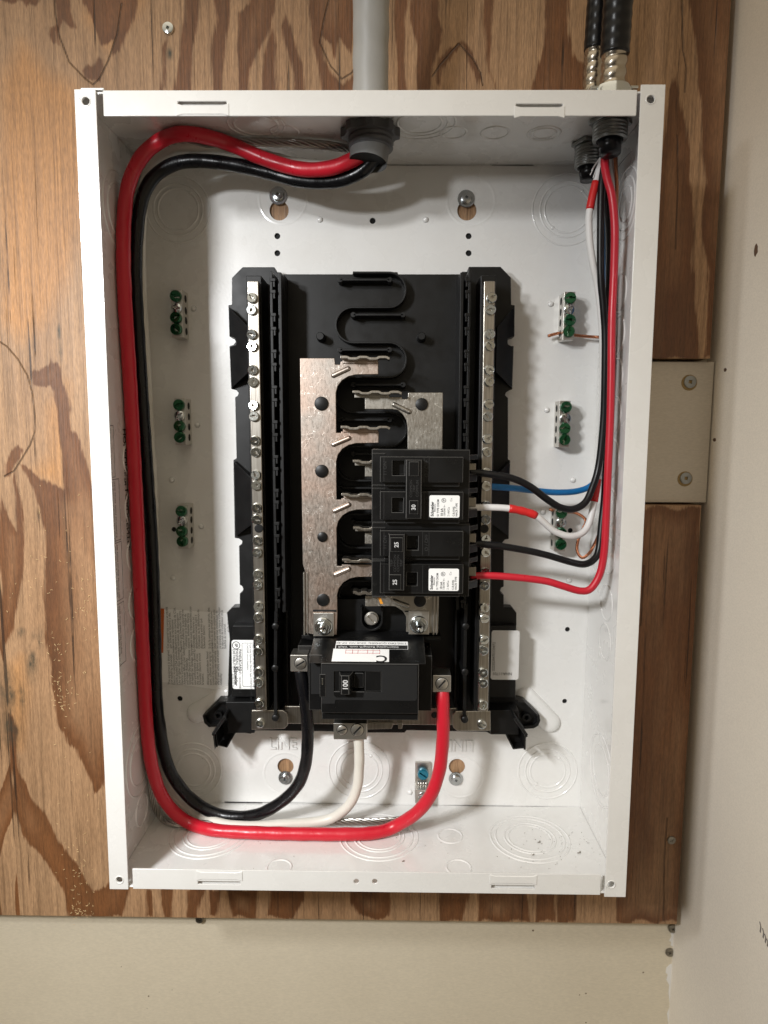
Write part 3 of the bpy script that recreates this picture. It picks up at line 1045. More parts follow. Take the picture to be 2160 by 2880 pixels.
# seam lips folded over the back at top and bottom
def lip(pts, yedge, sgn):
    pl = [U(x, y, 0) for x, y in pts]
    poly = pl+[(pl[-1][0], yedge), (pl[0][0], yedge)]
    m2 = MB().prism(poly, -.05, .42)
    part("seam_lip", m2, M_white, enc)
lip([(300, 458), (1383, 466), (1386, 457), (1498, 458), (1500, 467), (1700, 468)], BH-t-.7, 1)
lip([(380, 2252), (632, 2254), (634, 2263), (736, 2265), (738, 2257), (1213, 2263), (1340, 2266), (1342, 2275), (1442, 2276), (1444, 2266), (1640, 2271), (1644, 2272)], -BH+t+.7, -1)
# notch at lower right corner
m2 = MB()
x, y = U(1652, 2300, 0)
m2.box(x-1, x+1, y-9, y+6, .1, 6)
part("corner_notch", m2, M_white, enc, bevel=.4)
# raised words LINE
x, y = U(757, 2092, 0)
text("LINE", (x, y, .02), 14, M_white, enc, name="embossed_word", extrude=.8, spacing=1.0, sx=.85)
x, y = U(1332, 2095, 0)
text("LINE", (x, y, .02), 14, M_white, enc, name="embossed_word", extrude=.8, sx=.85, **ROT180)
# printed table on the left inner wall
wr = dict(right=(0, -1, 0), up=(0, 0, 1))
def wallprint(s, px, py, size, **k):
    y, h = onX(px, py, -BW+t)
    text(s, (-BW+t+.12, y, h), size, M_ink, enc, name="printed_text", **{**wr, **k})
wallprint("HOMELINE\u2122 LOADCENTRE", 349, 1205, 7.2, bold=.12)
random.seed(3)
def gib(n):
    w_ = "type breaker circuit panel use only with copper aluminum wire rated service short current main branch amps volts torque see label inside terminals suitable equipment enclosure cat no series issue".split()
    return " ".join(random.choice(w_) for _ in range(n))
for (pxa, pya, pyb, hlo, hhi, rows) in ((318, 1197, 1342, 78, 106, 6), (330, 1347, 1520, 72, 104, 6), (333, 1525, 1690, 72, 104, 6), (340, 1695, 1870, 72, 104, 6)):
    ya = onX(pxa, pya, -BW+t)[0]
    yb = onX(pxa, pyb, -BW+t)[0]
    fr = MB()
    for hh in (hlo-3, hhi):
        fr.box(yb, ya, hh, hh+.35, 0, .1, mp=lambda a, b, n: (-BW+t+n, a, b))
    for yy in (ya, yb):
        fr.box(yy-.2, yy+.2, hlo-3, hhi, 0, .1, mp=lambda a, b, n: (-BW+t+n, a, b))
    part("printed_frame", fr, M_ink, enc)
    n = rows
    s = "\n".join(gib(5)[:int(abs(ya-yb)/1.45)] for _ in range(n))
    text(s, (-BW+t+.12, ya-1.5, (hlo+hhi)/2-3), 3.4, M_ink, enc, name="printed_text", line=.95, **wr)

# mounting screws through the back of the box
for (px, py, r, lb) in ((783, 551, 24, "washer head mounting screw at the box's upper left, above a keyhole"), (1311, 559, 23, "washer head mounting screw at the box's upper right, above a keyhole"), (803, 2187, 21, "washer head mounting screw below the left lower keyhole, under the word LINE"), (1282, 2190, 21, "washer head mounting screw below the right lower keyhole, beside the red cable")):
    o = screw('square', r*.66/3.45, 2.6, M_zincm, UP(px, py, .3), None, washer=r/3.45, name="mounting_screw", rot=.5)
    tag(o, lb, "screw", "mounting screws of the white box")

# warning label on the back
wl_ = thing("warning_label", "white bilingual warning sticker with an orange strip on the box's back", "label", UP(550, 1830, 0))
pts = [(453, 1712), (648-12, 1725), (648, 1738), (640, 1938), (634, 1944), (600, 1938), (457, 1918)]
m2 = MB().prism([U(x, y, .4) for x, y in pts], .1, .45)
part("sticker", m2, M_paper, wl_)
m2 = MB().prism([U(x, y, .5) for x, y in ((440, 1711), (462, 1712), (459, 1836), (440, 1834))], .3, .62)
part("orange_strip", m2, M_orange, wl_)
fr_ = ["Cet appareil est conçu et vérifié", "par Schneider Electric à des", "niveaux de rendement", "supérieurs aux normes de CSA.", "L'utilisation de disjoncteurs", "autres que Schneider Electric", "risque d'affecter la sécurité de", "l'utilisateur et la fiabilité du", "matériel. Schneider Electric", "rejette toute responsabilité pour", "dommages, blessures ou", "dysfonctionnement suite à", "l'utilisation ou la défaillance de", "disjoncteurs autres que", "Schneider Electric.", "", "Si de la peinture au pétrole, des", "solvants ou du produit atom-", "iseur rentrent en contact avec", "les parties non métalliques de", "ce produit, cela risque d'affecter", "la sécurité de l'utilisateur et la", "fiabilité du matériel."]
en_ = ["This equipment is designed", "and tested by Schneider", "Electric to performance levels", "which exceed CSA standards.", "Use of Other than Schneider", "Electric Circuit Breakers May", "Adversely Affect User Safety", "and Impair Reliability.", "Schneider Electric disclaims", "all liability for damage, injury or", "non-performance caused by", "the use or failure of non-", "Schneider Electric circuit", "breakers.", "", "Allowing petroleum based", "paint, solvents or spray to", "contact the non-metallic parts of", "this product may adversely", "affect user safety and impair", "reliability."]
xa, ya = U(462, 1822, .6)
text("\n".join(en_), (U(549, 1930, .6)[0], U(549, 1926, .6)[1], .62), 2.75, M_inkl, wl_, name="printed_text", line=.80, **ROT90)
text("\n".join(fr_), (U(553, 1824, .6)[0], U(553, 1824, .6)[1], .62), 2.75, M_inkl, wl_, name="printed_text", line=.80, **ROT90)
text("40276-070-01", (*U(643, 1778, .6), .62), 2.1, M_ink, wl_, name="printed_text", **ROT90)

# ================================================================== THE INTERIOR BASE
itr = thing("panel_interior", "black moulded panelboard base with metal bus bars inside the white box", "panelboard interior", UP(1050, 1450, 4))
HB = 14.0       # floor of the base
outline = [(682,751),(772,751),(776,763),(791,771),(992,771),(992,765),(1119,765),(1119,771),(1297,771),(1299,764),(1318,764),(1318,750),(1408,750),(1437,780),(1438,857),(1448,858),(1447,947),
 (1438,949),(1430,953),(1426,961),(1430,969),(1438,973),(1445,973),(1441,1095),(1432,1098),(1423,1104),(1421,1112),(1429,1119),(1429,1292),(1435,1295),(1431,1516),(1420,1518),(1413,1526),(1417,1543),
 (1417,1650),(1410,1653),(1407,1661),(1410,1669),(1417,1673),(1417,1708),(1441,1709),(1453,1724),(1450,1968),(1476,1971),(1518,2012),(1520,2028),(1514,2042),(1502,2049),(1476,2051),(1462,2051),(1459,2066),(1381,2066),(1368,2059),(1144,2054),(1138,2061),
 (1020,2061),(900,2057),(717,2055),(705,2064),(664,2059),(620,2044),(587,2046),(574,2034),(569,2013),(614,1968),(640,1967),(646,1800),(638,1723),(652,1708),(674,1707),(674,1669),(681,1665),(684,1657),(681,1649),(674,1645),(672,1535),(680,1530),(681,1521),(672,1515),(660,1513),(656,1294),(665,1289),
 (661,1117),(668,1113),(671,1105),(664,1096),(650,1094),(645,973),(656,970),(663,961),(658,951),(645,947),(642,858),(652,857),(652,781)]
m2 = MB().prism([U(x, y, HB) for x, y in outline], 3.0, HB)
part("base_plate", m2, M_base, itr, bevel=.5)
# raised shelves under the neutral bars
def bx(mb, x0, y0, x1, y1, ht, hb, skew=True):
    a = U(x0, y0, ht)
    b = U(x1, y1, ht)
    mb.box(a[0], b[0], b[1], a[1], hb, ht)
    return mb
def quadpx(mb, pts, ht, hb):
    mb.prism([U(x, y, ht) for x, y in pts], hb, ht)
    return mb
HN = 50.0       # neutral bar top
lefts = [(692, 775), (735, 775), (758, 2000), (716, 2000)]
rights = [(1352, 775), (1396, 775), (1376, 2000), (1332, 2000)]
for q in (lefts, rights):
    m2 = quadpx(MB(), q, HN-9.5, HB-.5)
    part("bar_shelf", m2, M_base, itr, bevel=.6)
# side wings with slanted facets
def facet(pts, hs):
    m2 = MB()
    vs = [UP(x, y, h) for (x, y), h in zip(pts, hs)]
    bs = [(p[0], p[1], HB-1) for p in vs]
    n = len(pts)
    m2.add(bs+vs, [tuple(range(n))[::-1], tuple(range(n, 2*n))]+[(i, (i+1) % n, n+(i+1) % n, n+i) for i in range(n)])
    part("side_wing", m2, M_base, itr, bevel=.4)
facet([(644,862),(652,872),(698,920),(702,1045),(650,1092),(646,976),(664,970),(664,952),(645,945)], [24,24,30,30,17,22,22,22,22])
facet([(658,1298),(668,1308),(712,1350),(716,1470),(664,1508)], [24,24,30,30,17])
facet([(1447,862),(1438,872),(1398,920),(1394,1045),(1440,1092),(1444,976),(1428,970),(1428,952),(1446,945)], [24,24,30,30,17,22,22,22,22])
facet([(1434,1298),(1424,1308),(1384,1350),(1380,1470),(1430,1508)], [24,24,30,30,17])
m2 = quadpx(MB(), [(654, 1760), (716, 1760), (722, 1960), (652, 1960)], 24, HB-.5)
part("label_ledge", m2, M_base, itr, bevel=.5)
m2 = quadpx(MB(), [(1376, 1760), (1452, 1760), (1450, 1962), (1374, 1962)], 22, HB-.5)
part("label_ledge", m2, M_base, itr, bevel=.5)
m2 = quadpx(MB(), [(634, 1975), (716, 1975), (716, 2062), (640, 2062)], 30, HB-.5)
part("foot_block", m2, M_base, itr, bevel=.5)
m2 = quadpx(MB(), [(1378, 1998), (1459, 1998), (1459, 2066), (1380, 2066)], 30, HB-.5)
part("foot_block", m2, M_base, itr, bevel=.5)
# corner ears with an eyelet
for cx, cy, side in ((612, 2015, -1), (1482, 2020, 1)):
    x, y = U(cx, cy, 20)
    m2 = MB()
    m2.lathe([(3.4, HB-1), (3.4, 19), (2.0, 19), (2.0, 15)], x, y, 20, cap=False)
    pa = [(640,1975),(616,1975),(575,2014),(580,2032),(592,2040),(634,2036)] if side < 0 else [(1459,1976),(1475,1977),(1512,2014),(1514,2030),(1502,2042),(1459,2046)]
    path = [U(*p, 18) for p in pa]
    m2.wall(path, 1.4, HB-.5, 18)
    part("corner_ear", m2, M_base, itr, smooth=False)
# clips standing out at the lower corners
m2 = MB()
m2.prism([U(598, 2066, 40), U(606, 2110, 34), U(634, 2110, 30), U(664, 2059, 30), U(640, 2045, 30)], 12, 20)
m2.add([UP(598, 2062, 48), UP(604, 2110, 46), UP(610, 2096, 30), UP(606, 2062, 30), UP(634, 2016, 46), UP(640, 2022, 30)], [(0, 1, 2, 3), (0, 3, 5, 4)])
m2.wall([U(632, 2014, 44), U(600, 2064, 44)], 1.6, 22, 47)
m2.wall([U(601, 2066, 44), U(606, 2108, 44)], 1.4, 20, 40)
m2.wall([U(606, 2108, 38), U(634, 2108, 34), U(662, 2058, 30)], 1.4, 14, 30)
m2.tube([UP(632, 2014, 48), UP(600, 2064, 48)], 1.3, 10)
part("retaining_clip", m2, M_base, itr, bevel=.3)
m2 = MB()
m2.prism([U(1424, 2066, 30), U(1448, 2113, 30), U(1478, 2117, 34), U(1480, 2072, 40), U(1459, 2045, 30)], 12, 20)
m2.wall([U(1447, 2018, 44), U(1480, 2068, 44)], 1.6, 22, 47)
m2.wall([U(1480, 2070, 44), U(1479, 2116, 44)], 1.4, 20, 40)
m2.wall([U(1425, 2068, 30), U(1447, 2113, 34), U(1478, 2116, 38)], 1.4, 14, 30)
m2.tube([UP(1447, 2018, 48), UP(1481, 2068, 48)], 1.3, 10)
part("retaining_clip", m2, M_base, itr, bevel=.3)
# toothed rails beside the breaker bay
tys = [787, 820, 885, 924, 988, 1025, 1089, 1125, 1187, 1223, 1285, 1319, 1380, 1413, 1473, 1508, 1566, 1601, 1659, 1692]
HR = 46.0
def xline(p, q, y):
    return p[0]+(q[0]-p[0])*(y-p[1])/(q[1]-p[1])
def rail(a, b, inner, s):
    """a, b: outer wall (top, bottom); inner: inner wall (top, bottom)"""
    m2 = MB()
    quadpx(m2, [(a[0]-4, a[1]), (a[0]+4, a[1]), (b[0]+4, b[1]), (b[0]-4, b[1])], HR, HB-.5)
    quadpx(m2, [(inner[0][0]-5, inner[0][1]), (inner[0][0]+5, inner[0][1]), (inner[1][0]+5, inner[1][1]), (inner[1][0]-5, inner[1][1])], HR-3, HB-.5)
    part("rail", m2, M_base, itr, bevel=.4)
    for y in tys:
        xa_ = xline(a, b, y)
        xb_ = xline(*inner, y)
        m3 = MB()
        quadpx(m3, [(xa_-3*s, y-5), (xa_+12*s, y-5), (xa_+12*s, y+4), (xa_-3*s, y+4)], HR+.8, HR-9)
        m3.box(U(xa_+8*s, y, HR)[0]-.7, U(xa_+8*s, y, HR)[0]+.7, U(xa_, y+4, HR)[1]-(4.0), U(xa_, y+4, HR)[1]+.3, HR-9, HR+.2)
        part("rail_tooth", m3, M_base, itr, bevel=.25)
rail((762, 762), (777, 1722), ((786, 766), (799, 1722)), 1)
rail((1322, 758), (1307, 1715), ((1300, 766), (1287, 1715)), -1)
# inner ledge lines of the bay
for (xa, ya, xb, yb) in ((797, 772, 808, 1990), (1292, 772, 1280, 1990)):
    m2 = quadpx(MB(), [(xa-2, ya), (xa+3, ya), (xb+3, yb), (xb-2, yb)], 30, HB-.5)
    part("bay_ledge", m2, M_base, itr, bevel=.3)
# wire guide posts beside the main breaker
for p in (((775, 1722), (774, 1762)), ((774, 1765), (773, 1880)), ((773, 1885), (774, 2020)), ((1312, 1700), (1310, 1762)), ((1310, 1765), (1308, 1890)), ((1308, 1892), (1307, 2025))):
    (xa, ya), (xb, yb) = p
    m2 = MB()
    m2.wall([U(xa, ya, HR), U(xb, yb, HR)], 2.6, HB-.5, HR-2)
    x, y = U(xb, yb, HR)
    m2.lathe([(3.0, HB), (2.8, HR), (2.0, HR+.6)], x, y, 18)
    part("wire_guide", m2, M_base, itr, bevel=.3)
# the serpentine rib between the stabs
rows = [765+98.6*i for i in range(10)]
rows = [766, 864, 963, 1061, 1160, 1257, 1352, 1447, 1541, 1635, 1715]
HS = 24.0
m2 = MB()
path = [U(992, 766, HS)]
for i in range(len(rows)-1):
    ya, yb = rows[i], rows[i+1]
    right = (i % 2 == 0)
    xc = (1094 if right else 992)
    dx = -i*0.5 + i*1.0
    ax_, ay_ = U(xc+dx*.6, ya, HS)
    bx_, by_ = U(xc+dx*.6, yb, HS)
    cyy = (ay_+by_)/2
    r = abs(ay_-by_)/2
    if right:
        path += arc(ax_, cyy, r, 90, -90, 16)
    else:
        path += arc(ax_, cyy, r, 90, 270, 16)
pf = []
for p in path:
    if not pf or (Vector(p)-Vector(pf[-1])).length > .3:
        pf.append(p)
m2.wall(pf, 1.5, HB-.4, HS)
part("serpentine_rib", m2, M_base, itr, bevel=.35)
for i in range(10):
    y = 788+i*98.2 - (i > 4)*(i-4)*2.5
    right = (i % 2 == 0)
    if right:
        xa, xb = 957, 1096
    else:
        xa, xb = 994, 1134
    m3 = MB()
    m3.wall([U(xa, y, HS), U(xb, y, HS)], 1.6, HB-.4, HS+2)
    kx, ky = U(xb if right else xa, y, HS)
    m3.lathe([(2.1, HB), (2.0, HS+2)], kx, ky, 14)
    kx, ky = U(xa if right else xb, y, HS)
    m3.lathe([(2.1, HB), (2.0, HS+2)], kx, ky, 14)
    part("straight_rib", m3, M_base, itr, bevel=.3)
for px, py in ((900, 945), (1186, 945)):
    x, y = U(px, py, 26)
    part("peg", MB().lathe([(3.6, HB), (3.1, 25), (2.6, 26)], x, y, 20), M_base, itr, sharp=40)
# centre block with slotted screw
m2 = MB()
x, y = U(1045, 1742, 34)
m2.box(x-36, x+36, y-16, y+14, HB-.5, 26)
part("centre_block", m2, M_base, itr, bevel=.6)
m2 = MB()
m2.wall(arc(x, y, 8.2, 180, 360, 16)+[(x+8.2, y+10)], 1.6, 25, 36)
m2.wall([(x-8.2, y+10), (x-8.2, y)], 1.6, 25, 36)
part("screw_cup", m2, M_base, itr, bevel=.3)
screw('slot', 4.9, 2.4, M_alu, UP(1045, 1739, 33), itr, rot=math.radians(45), name="screw", washer=5.6, dome=.9)
m2 = MB()
bx(m2, 848, 1786, 1240, 1800, 40, HB-.5)
part("cross_ridge", m2, M_base, itr, bevel=.5)

# ---------------- neutral bars
def nbar(side, quad, scr, plug, label):
    m2 = quadpx(MB(), quad, HN, HN-9)
    if side > 0:
        m2 = quadpx(MB(), quad, HN, HN-9)
    b = part("neutral_bar", m2, M_bar, itr, bevel=.7)
    b["label"] = label
    for (x, y) in scr:
        screw('combo', 3.75, 2.6, M_zinc, UP(x, y, HN-.1), b, tilt=.16, name="screw")
    x, y = U(*plug, HN)
    part("hole_plug", MB().lathe([(3.3, HN-1), (3.3, HN+.25), (2.8, HN+.35)], x, y, 20), M_base, b)
    return b
ls = [(710,840),(709,873),(710,941),(711,975),(712,1041),(712,1075),(715,1141),(715,1172),(719,1239),(719,1271),(721,1336),(721,1365),(723,1428),(722,1459),(725,1520),(725,1553),(726,1615),(726,1644),(728,1705),(727,1736),(728,1797),(729,1829),(730,1888),(730,1918),(731,1976)]
rs = [(1382,839),(1380,872),(1378,940),(1377,973),(1375,1041),(1375,1074),(1374,1138),(1372,1172),(1370,1236),(1370,1270),(1367,1329),(1366,1366),(1366,1421),(1366,1460),(1366,1517),(1364,1552),(1364,1609),(1363,1645),(1362,1707),(1361,1737),(1360,1797),(1360,1828),(1359,1890),(1359,1919),(1358,1981)]
lb = nbar(-1, [(695, 790), (727, 790), (750, 1998), (721, 1998)], ls, (728, 1486), "left terminal bar, all of its screws empty")
rb = nbar(1, [(1361, 790), (1393, 790), (1373, 2001), (1344, 2001)], rs, (1362, 1487), "right terminal bar, one blue wire under its screws")
# straps that tie the bars at the foot
m2 = quadpx(MB(), [(707, 1998), (795, 1998), (806, 2004), (810, 2020), (809, 2040), (800, 2050), (707, 2053)], 42, 39.5)
s1 = part("tie_strap", m2, M_bar, itr, bevel=.6)
screw('combo', 3.7, 2.0, M_zinc, UP(732, 2033, 42), s1, name="screw")
m2 = quadpx(MB(), [(1281, 2000), (1380, 2000), (1380, 2056), (1285, 2056), (1274, 2046), (1272, 2010)], 42, 39.5)
s2 = part("tie_strap", m2, M_bar, itr, bevel=.6)
screw('combo', 3.7, 2.0, M_zinc, UP(1355, 2036, 42), s2, name="screw")
m2 = quadpx(MB(), [(800, 1986), (1285, 1992), (1285, 2040), (800, 2036)], 32, 29.5)
part("cross_strap", m2, M_bar, itr, bevel=.6)
m2 = MB()
x, y = U(1222, 2011, 32)
m2.lathe([(2.6, 31), (2.6, 32.3)], x, y, 18)
part("strap_hole", m2, M_shade, itr)
m2 = quadpx(MB(), [(1030, 2034), (1107, 2034), (1102, 2050), (1034, 2052)], 36, 33.5)
part("lug_tab", m2, M_bar, itr, bevel=.4)
m2 = quadpx(MB(), [(1118, 2032), (1133, 2032), (1131, 2050), (1120, 2050)], 38, 30)
part("lug_tab", m2, M_bar, itr, bevel=.4)

# ---------------- bus bars
HBUS = 48.0
def bus_left():
    pts = [(843,1007),(941,1007),(943,1025),(957,1025)]
    ys = [(1016, 1053), (1213, 1246), (1401, 1433), (1588, 1622)]
    out = list(pts)
    for i, (ya, yb) in enumerate(ys):
        dx = i*1.0
        out += [(958+dx, ya), (1064+dx, ya), (1064+dx, yb)]
        out += [(1001+dx, yb+1), (980+dx, yb+6), (962+dx, yb+17), (950+dx, yb+33), (945+dx, yb+52)]
        if i < 3:
            yn = ys[i+1][0]
            out += [(945+dx+1, yn+4), (958+dx+1, yn+4)]
    out += [(949, 1720), (947, 1786), (882, 1789), (880, 1784), (858, 1780), (858, 1608), (851, 1586), (847, 1300)]
    return out
def bus_right():
    out = [(1246,1104), (1243, 1400), (1232, 1781), (1142, 1778), (1142, 1735), (1132, 1718), (1112, 1706), (1092, 1705)]
    ys = [(1674, 1706), (1498, 1530), (1309, 1341), (1116, 1151)]
    out += [(1027, 1706), (1027, 1676), (1135, 1676), (1135, 1670), (1140, 1668)]
    for i, (ya, yb) in enumerate(ys[1:]):
        out += [(1146, yb+52), (1142, yb+30), (1132, yb+14), (1117, yb+2), (1100, yb), (1026, yb), (1026, ya), (1131, ya), (1131, ya+6), (1146, ya+6)]
    out += [(1148, 1104)]
    return out
for fn, plugs, ribs, stabs, tabs, nut, mat, label in (
    (bus_left, ((904, 1135, 20), (905, 1325, 19), (907, 1510, 15), (909, 1687, 19)), [((938, 1056), (979, 1037)), ((938, 1250), (981, 1232)), ((941, 1437), (981, 1419)), ((943, 1616), (981, 1600))],
     [(957, 1096, 1006), (958, 1097, 1203), (960, 1099, 1393), (962, 1100, 1577)], None, (910, 1762), M_bus, "left bus bar, long and pinkish, with four fingers"),
    (bus_right, ((1186, 1137, 18), (1181, 1690, 18)), [((1108, 1138), (1150, 1158)), ((1108, 1690), (1146, 1704))],
     [(991, 1130, 1104), (992, 1131, 1299), (993, 1132, 1487), (993, 1060, 1668)], None, (1178, 1757), M_bus2, "right bus bar, shorter and greyer, partly under the breakers")):
    m2 = MB().prism([U(x, y, HBUS) for x, y in fn()], HBUS-2.4, HBUS)
    b = part("bus_bar", m2, mat, itr, bevel=.5)
    b["label"] = label
    for x, y, r in plugs:
        xx, yy = U(x, y, HBUS)
        part("rivet_plug", MB().lathe([(r/3.9, HBUS-1), (r/3.9, HBUS+.9), (r/3.9*.85, HBUS+1.3)], xx, yy, 26), M_base, b, sharp=40)
    for a, c in ribs:
        m3 = MB()
        capsule(m3, U(*a, HBUS), U(*c, HBUS), 1.9, 1.7, HBUS-.05, 6)
        part("stiffening_rib", m3, mat, b, smooth=True)
    for xa, xb, y in stabs:
        m3 = MB()
        A, B = U(xa, y, 58), U(xb, y, 58)
        n = 40
        pth = []
        for k in range(n+1):
            tt = k/n
            w_ = .55*math.tanh(3*math.sin(tt*math.pi*5+.6))
            pth.append((A[0]+(B[0]-A[0])*tt, A[1]+w_))
        m3.wall(pth, 1.9, HBUS-1, 58)
        part("stab", m3, M_bar, b, bevel=.35)
        # foot of the stab
        m4 = MB()
        m4.box(A[0]+1, B[0]-9, A[1]-3.2, A[1]+.5, HBUS-.5, HBUS+1.2)
        part("stab_foot", m4, mat, b, bevel=.4)
    # stud and flanged nut
    x, y = U(*nut, HBUS+2)
    m3 = quadpx(MB(), [(nut[0]-29, nut[1]-38), (nut[0]+29, nut[1]-38), (nut[0]+29, nut[1]+28), (nut[0]-29, nut[1]+28)], HBUS+1.8, HBUS-.3)
    part("lug_plate", m3, M_alu, b, bevel=.5)
    m3 = MB().lathe([(7.0, HBUS+1.8), (7.0, HBUS+2.6), (6.2, HBUS+3.4)], x, y, 32)
    m3.prism(circ(x, y, 5.6, 6, .3), HBUS+3.2, HBUS+8)
    part("flange_nut", m3, M_zinc, b, bevel=.6)
    m3 = MB().tube([(x, y, HBUS+5+.5*k) for k in range(20)], 2.7, 18, rfn=lambda s, a, r: r+.28*math.cos(2*math.pi*s/1.3-a))
    m3.tube([(x, y, HBUS+14.2), (x, y, HBUS+16)], [2.2, 1.7], 18)
    part("stud", m3, M_zinc, b, smooth=True)
# rolled edge of the bus bars
for (xa, xb) in ((853, 868), (1218, 1232)):
    m3 = MB()
    a = U((xa+xb)/2, 1608, 46)
    c = U((xa+xb)/2+1, 1782, 46)
    m3.box(a[0]-1.9, a[0]-.5, c[1], a[1], 36, HBUS+1.4)
    m3.box(a[0]+.8, a[0]+1.8, c[1], a[1], 36, HBUS+.9)
    part("rolled_edge", m3, M_bus2, itr, bevel=.45)
m3 = MB()
bx(m3, 880, 1715, 946, 1721, HBUS+.6, HBUS-1)
part("bus_slot", m3, M_shade, itr)
m3 = MB()
bx(m3, 1138, 1718, 1206, 1722, HBUS+.4, HBUS-1)
part("bus_slot", m3, M_shade, itr)
# orange paint mark
m3 = MB()
m3.prism([U(x, y, HBUS+.15) for x, y in ((1060, 1676), (1070, 1678), (1074, 1690), (1078, 1698), (1070, 1699), (1066, 1688))], HBUS-.1, HBUS+.12)
part("paint_mark", m3, M_mark, itr)

# ---------------- stickers on the interior
pl = thing("panelboard_label", "small white panelboard rating label left of the left terminal bar", "label", UP(690, 1860, 24))
a, c = U(651, 1800, 24.3), U(724, 1938, 24.3)
part("sticker", MB().prism(rrect(a[0], c[0], a[1], c[1], 2), 24, 24.3), M_paper, pl)
H_ = 24.4
text("PANELBOARD /\nPANNEAU DE\nDISTRIBUTION", (*U(666, 1826, H_), H_), 2.9, M_ink, pl, name="printed_text", bold=.06, line=.85, **ROTM90)
text("Schneider", (*U(663, 1875, H_), H_), 4.0, M_ink, pl, name="printed_text", bold=.15, **ROTM90)
text("Electric", (*U(656, 1896, H_), H_), 3.2, M_ink, pl, name="printed_text", spacing=1.15, **ROTM90)
text("25/71  NHA2088  1S", (*U(674, 1880, H_), H_), 2.4, M_ink, pl, name="printed_text", **ROTM90)
text("Bus / Boîtier: B/Y4B18  Series / Series: S04\nUse only Schneider Electric type CHOM, CHOMT and\nCHOMP circuit breakers.", (*U(704, 1812, H_), H_), 2.1, M_ink, pl, name="printed_text", line=1.15, **ROTM90)
x, y = U(664, 1815, H_)
m3 = MB().lathe([(3.3, H_), (3.3, H_+.05), (2.7, H_+.05), (2.7, H_)], x, y, 24, cap=False)
part("round_mark", m3, M_ink, pl)
text("SP", (x, y, H_), 3.2, M_ink, pl, name="printed_text", align='CENTER', bold=.1, **ROTM90)
m3 = MB()
o_ = rrect(U(680, 1808, H_)[0], U(719, 1808, H_)[0], U(680, 1808, H_)[1], U(680, 1931, H_)[1], .8)
i_ = rrect(U(680, 1808, H_)[0]+.3, U(719, 1808, H_)[0]-.3, U(680, 1808, H_)[1]-.3, U(680, 1931, H_)[1]+.3, .6)
m3.plate(o_, [i_], H_-.05, H_+.02)
part("printed_frame", m3, M_ink, pl)
qs = thing("serial_sticker", "grey serial number sticker overhanging the black base, lower right", "label", UP(1420, 1840, 22))
a, c = U(1383, 1773, 22.3), U(1458, 1912, 22.3)
part("sticker", MB().prism(rrect(a[0], c[0], a[1], c[1], 2), 22, 22.3), M_paperg, qs)
text("0202539470330472", (*U(1388, 1887, 22.4), 22.45), 3.0, M_ink, qs, name="printed_text", **ROT90)
text("NHA11701", (*U(1440, 1895, 22.4), 22.45), 3.4, M_ink, qs, name="printed_text", **ROT180)

# ================================================================== MAIN BREAKER
mbk = thing("main_breaker", "large black 100 amp main breaker with silver lugs at the foot of the bus bars", "circuit breaker", UP(1040, 1950, 30))
HM = 84.0
ya, yb = U(1040, 1867, HM)[1], U(1040, 2031, HM)[1]
xa, xb = U(903, 1900, HM)[0], U(1178, 1900, HM)[0]
# the case: front with a handle opening
hx0, hy0 = U(939, 1888, HM)
hx1, hy1 = U(1073, 1946, HM)
def rr2(x0, x1, y0, y1, r):
    return rrect(x0, x1, y0, y1, r, 3)
ysh = U(1040, 2006, HM)[1]
fm = MB().plate([(xa, ysh), (xb, ysh), (xb, ya), (xa, ya)], [[(hx0, hy1), (hx1, hy1), (hx1, hy0), (hx0, hy0)]], HM-7, HM)
part("front_cover", fm, M_case, mbk, bevel=.7)
bm_ = MB().box(xa, xb, yb, ya, 40, HM-7.05)
part("case", bm_, M_case, mbk, bevel=.6)
part("lower_shelf", MB().box(xa, xb, yb, ysh-.02, HM-7, HM-4), M_case, mbk, bevel=.5)
part("lower_shelf", MB().box(xa+1, xb-1, yb-1.4, yb-.02, 44, HM-9), M_case, mbk, bevel=.5)
# back part reaching under the bus lugs
yt = U(1040, 1797, 52)[1]
m3 = MB()
X0, X1 = U(876, 1800, 56)[0], U(1208, 1800, 56)[0]
m3.prism([(ya-.02, 34), (yt, 34), (yt, 52), (ya-.02, HM-.6)], X0+1, X1-4, mp=lambda a, b, n: (n, a, b))
part("rear_case", m3, M_case, mbk, bevel=.6)
# wings
wx0, wx1 = U(868, 1842, 74)[0], xa-.05
part("wing", MB().box(wx0, wx1, U(880, 1997, 74)[1], U(880, 1842, 74)[1], 36, 74), M_case, mbk, bevel=.6)
part("wing", MB().box(wx0+1.6, wx1-1.2, U(880, 1952, 74)[1], U(880, 1846, 74)[1], 73, 74.5), M_matte, mbk, bevel=.3)
wx0, wx1 = xb+.05, U(1215, 1844, 68)[0]
part("wing", MB().box(wx0, wx1, U(1190, 1999, 68)[1], U(1190, 1844, 68)[1], 36, 68), M_case, mbk, bevel=.6)
part("wing", MB().box(U(838, 1800, 50)[0], U(880, 1800, 50)[0], U(860, 1838, 50)[1], U(860, 1816, 50)[1], 34, 50), M_case, mbk, bevel=.6)
# matte face label with stepped outline
e = HM+.12
m3 = MB().plate([U(904, 1870, e), U(1173, 1872, e), U(1173, 1966, e), U(1168, 1971, e), U(943, 1968, e), U(941, 1979, e), U(905, 1979, e)][::-1],
                [[U(939, 1888, e), U(1074, 1888, e), U(1074, 1946, e), U(1024, 1946, e), U(1022, 1962, e), U(946, 1962, e), U(939, 1955, e)]], HM-.05, e)
part("face_label", m3, M_matte, mbk)
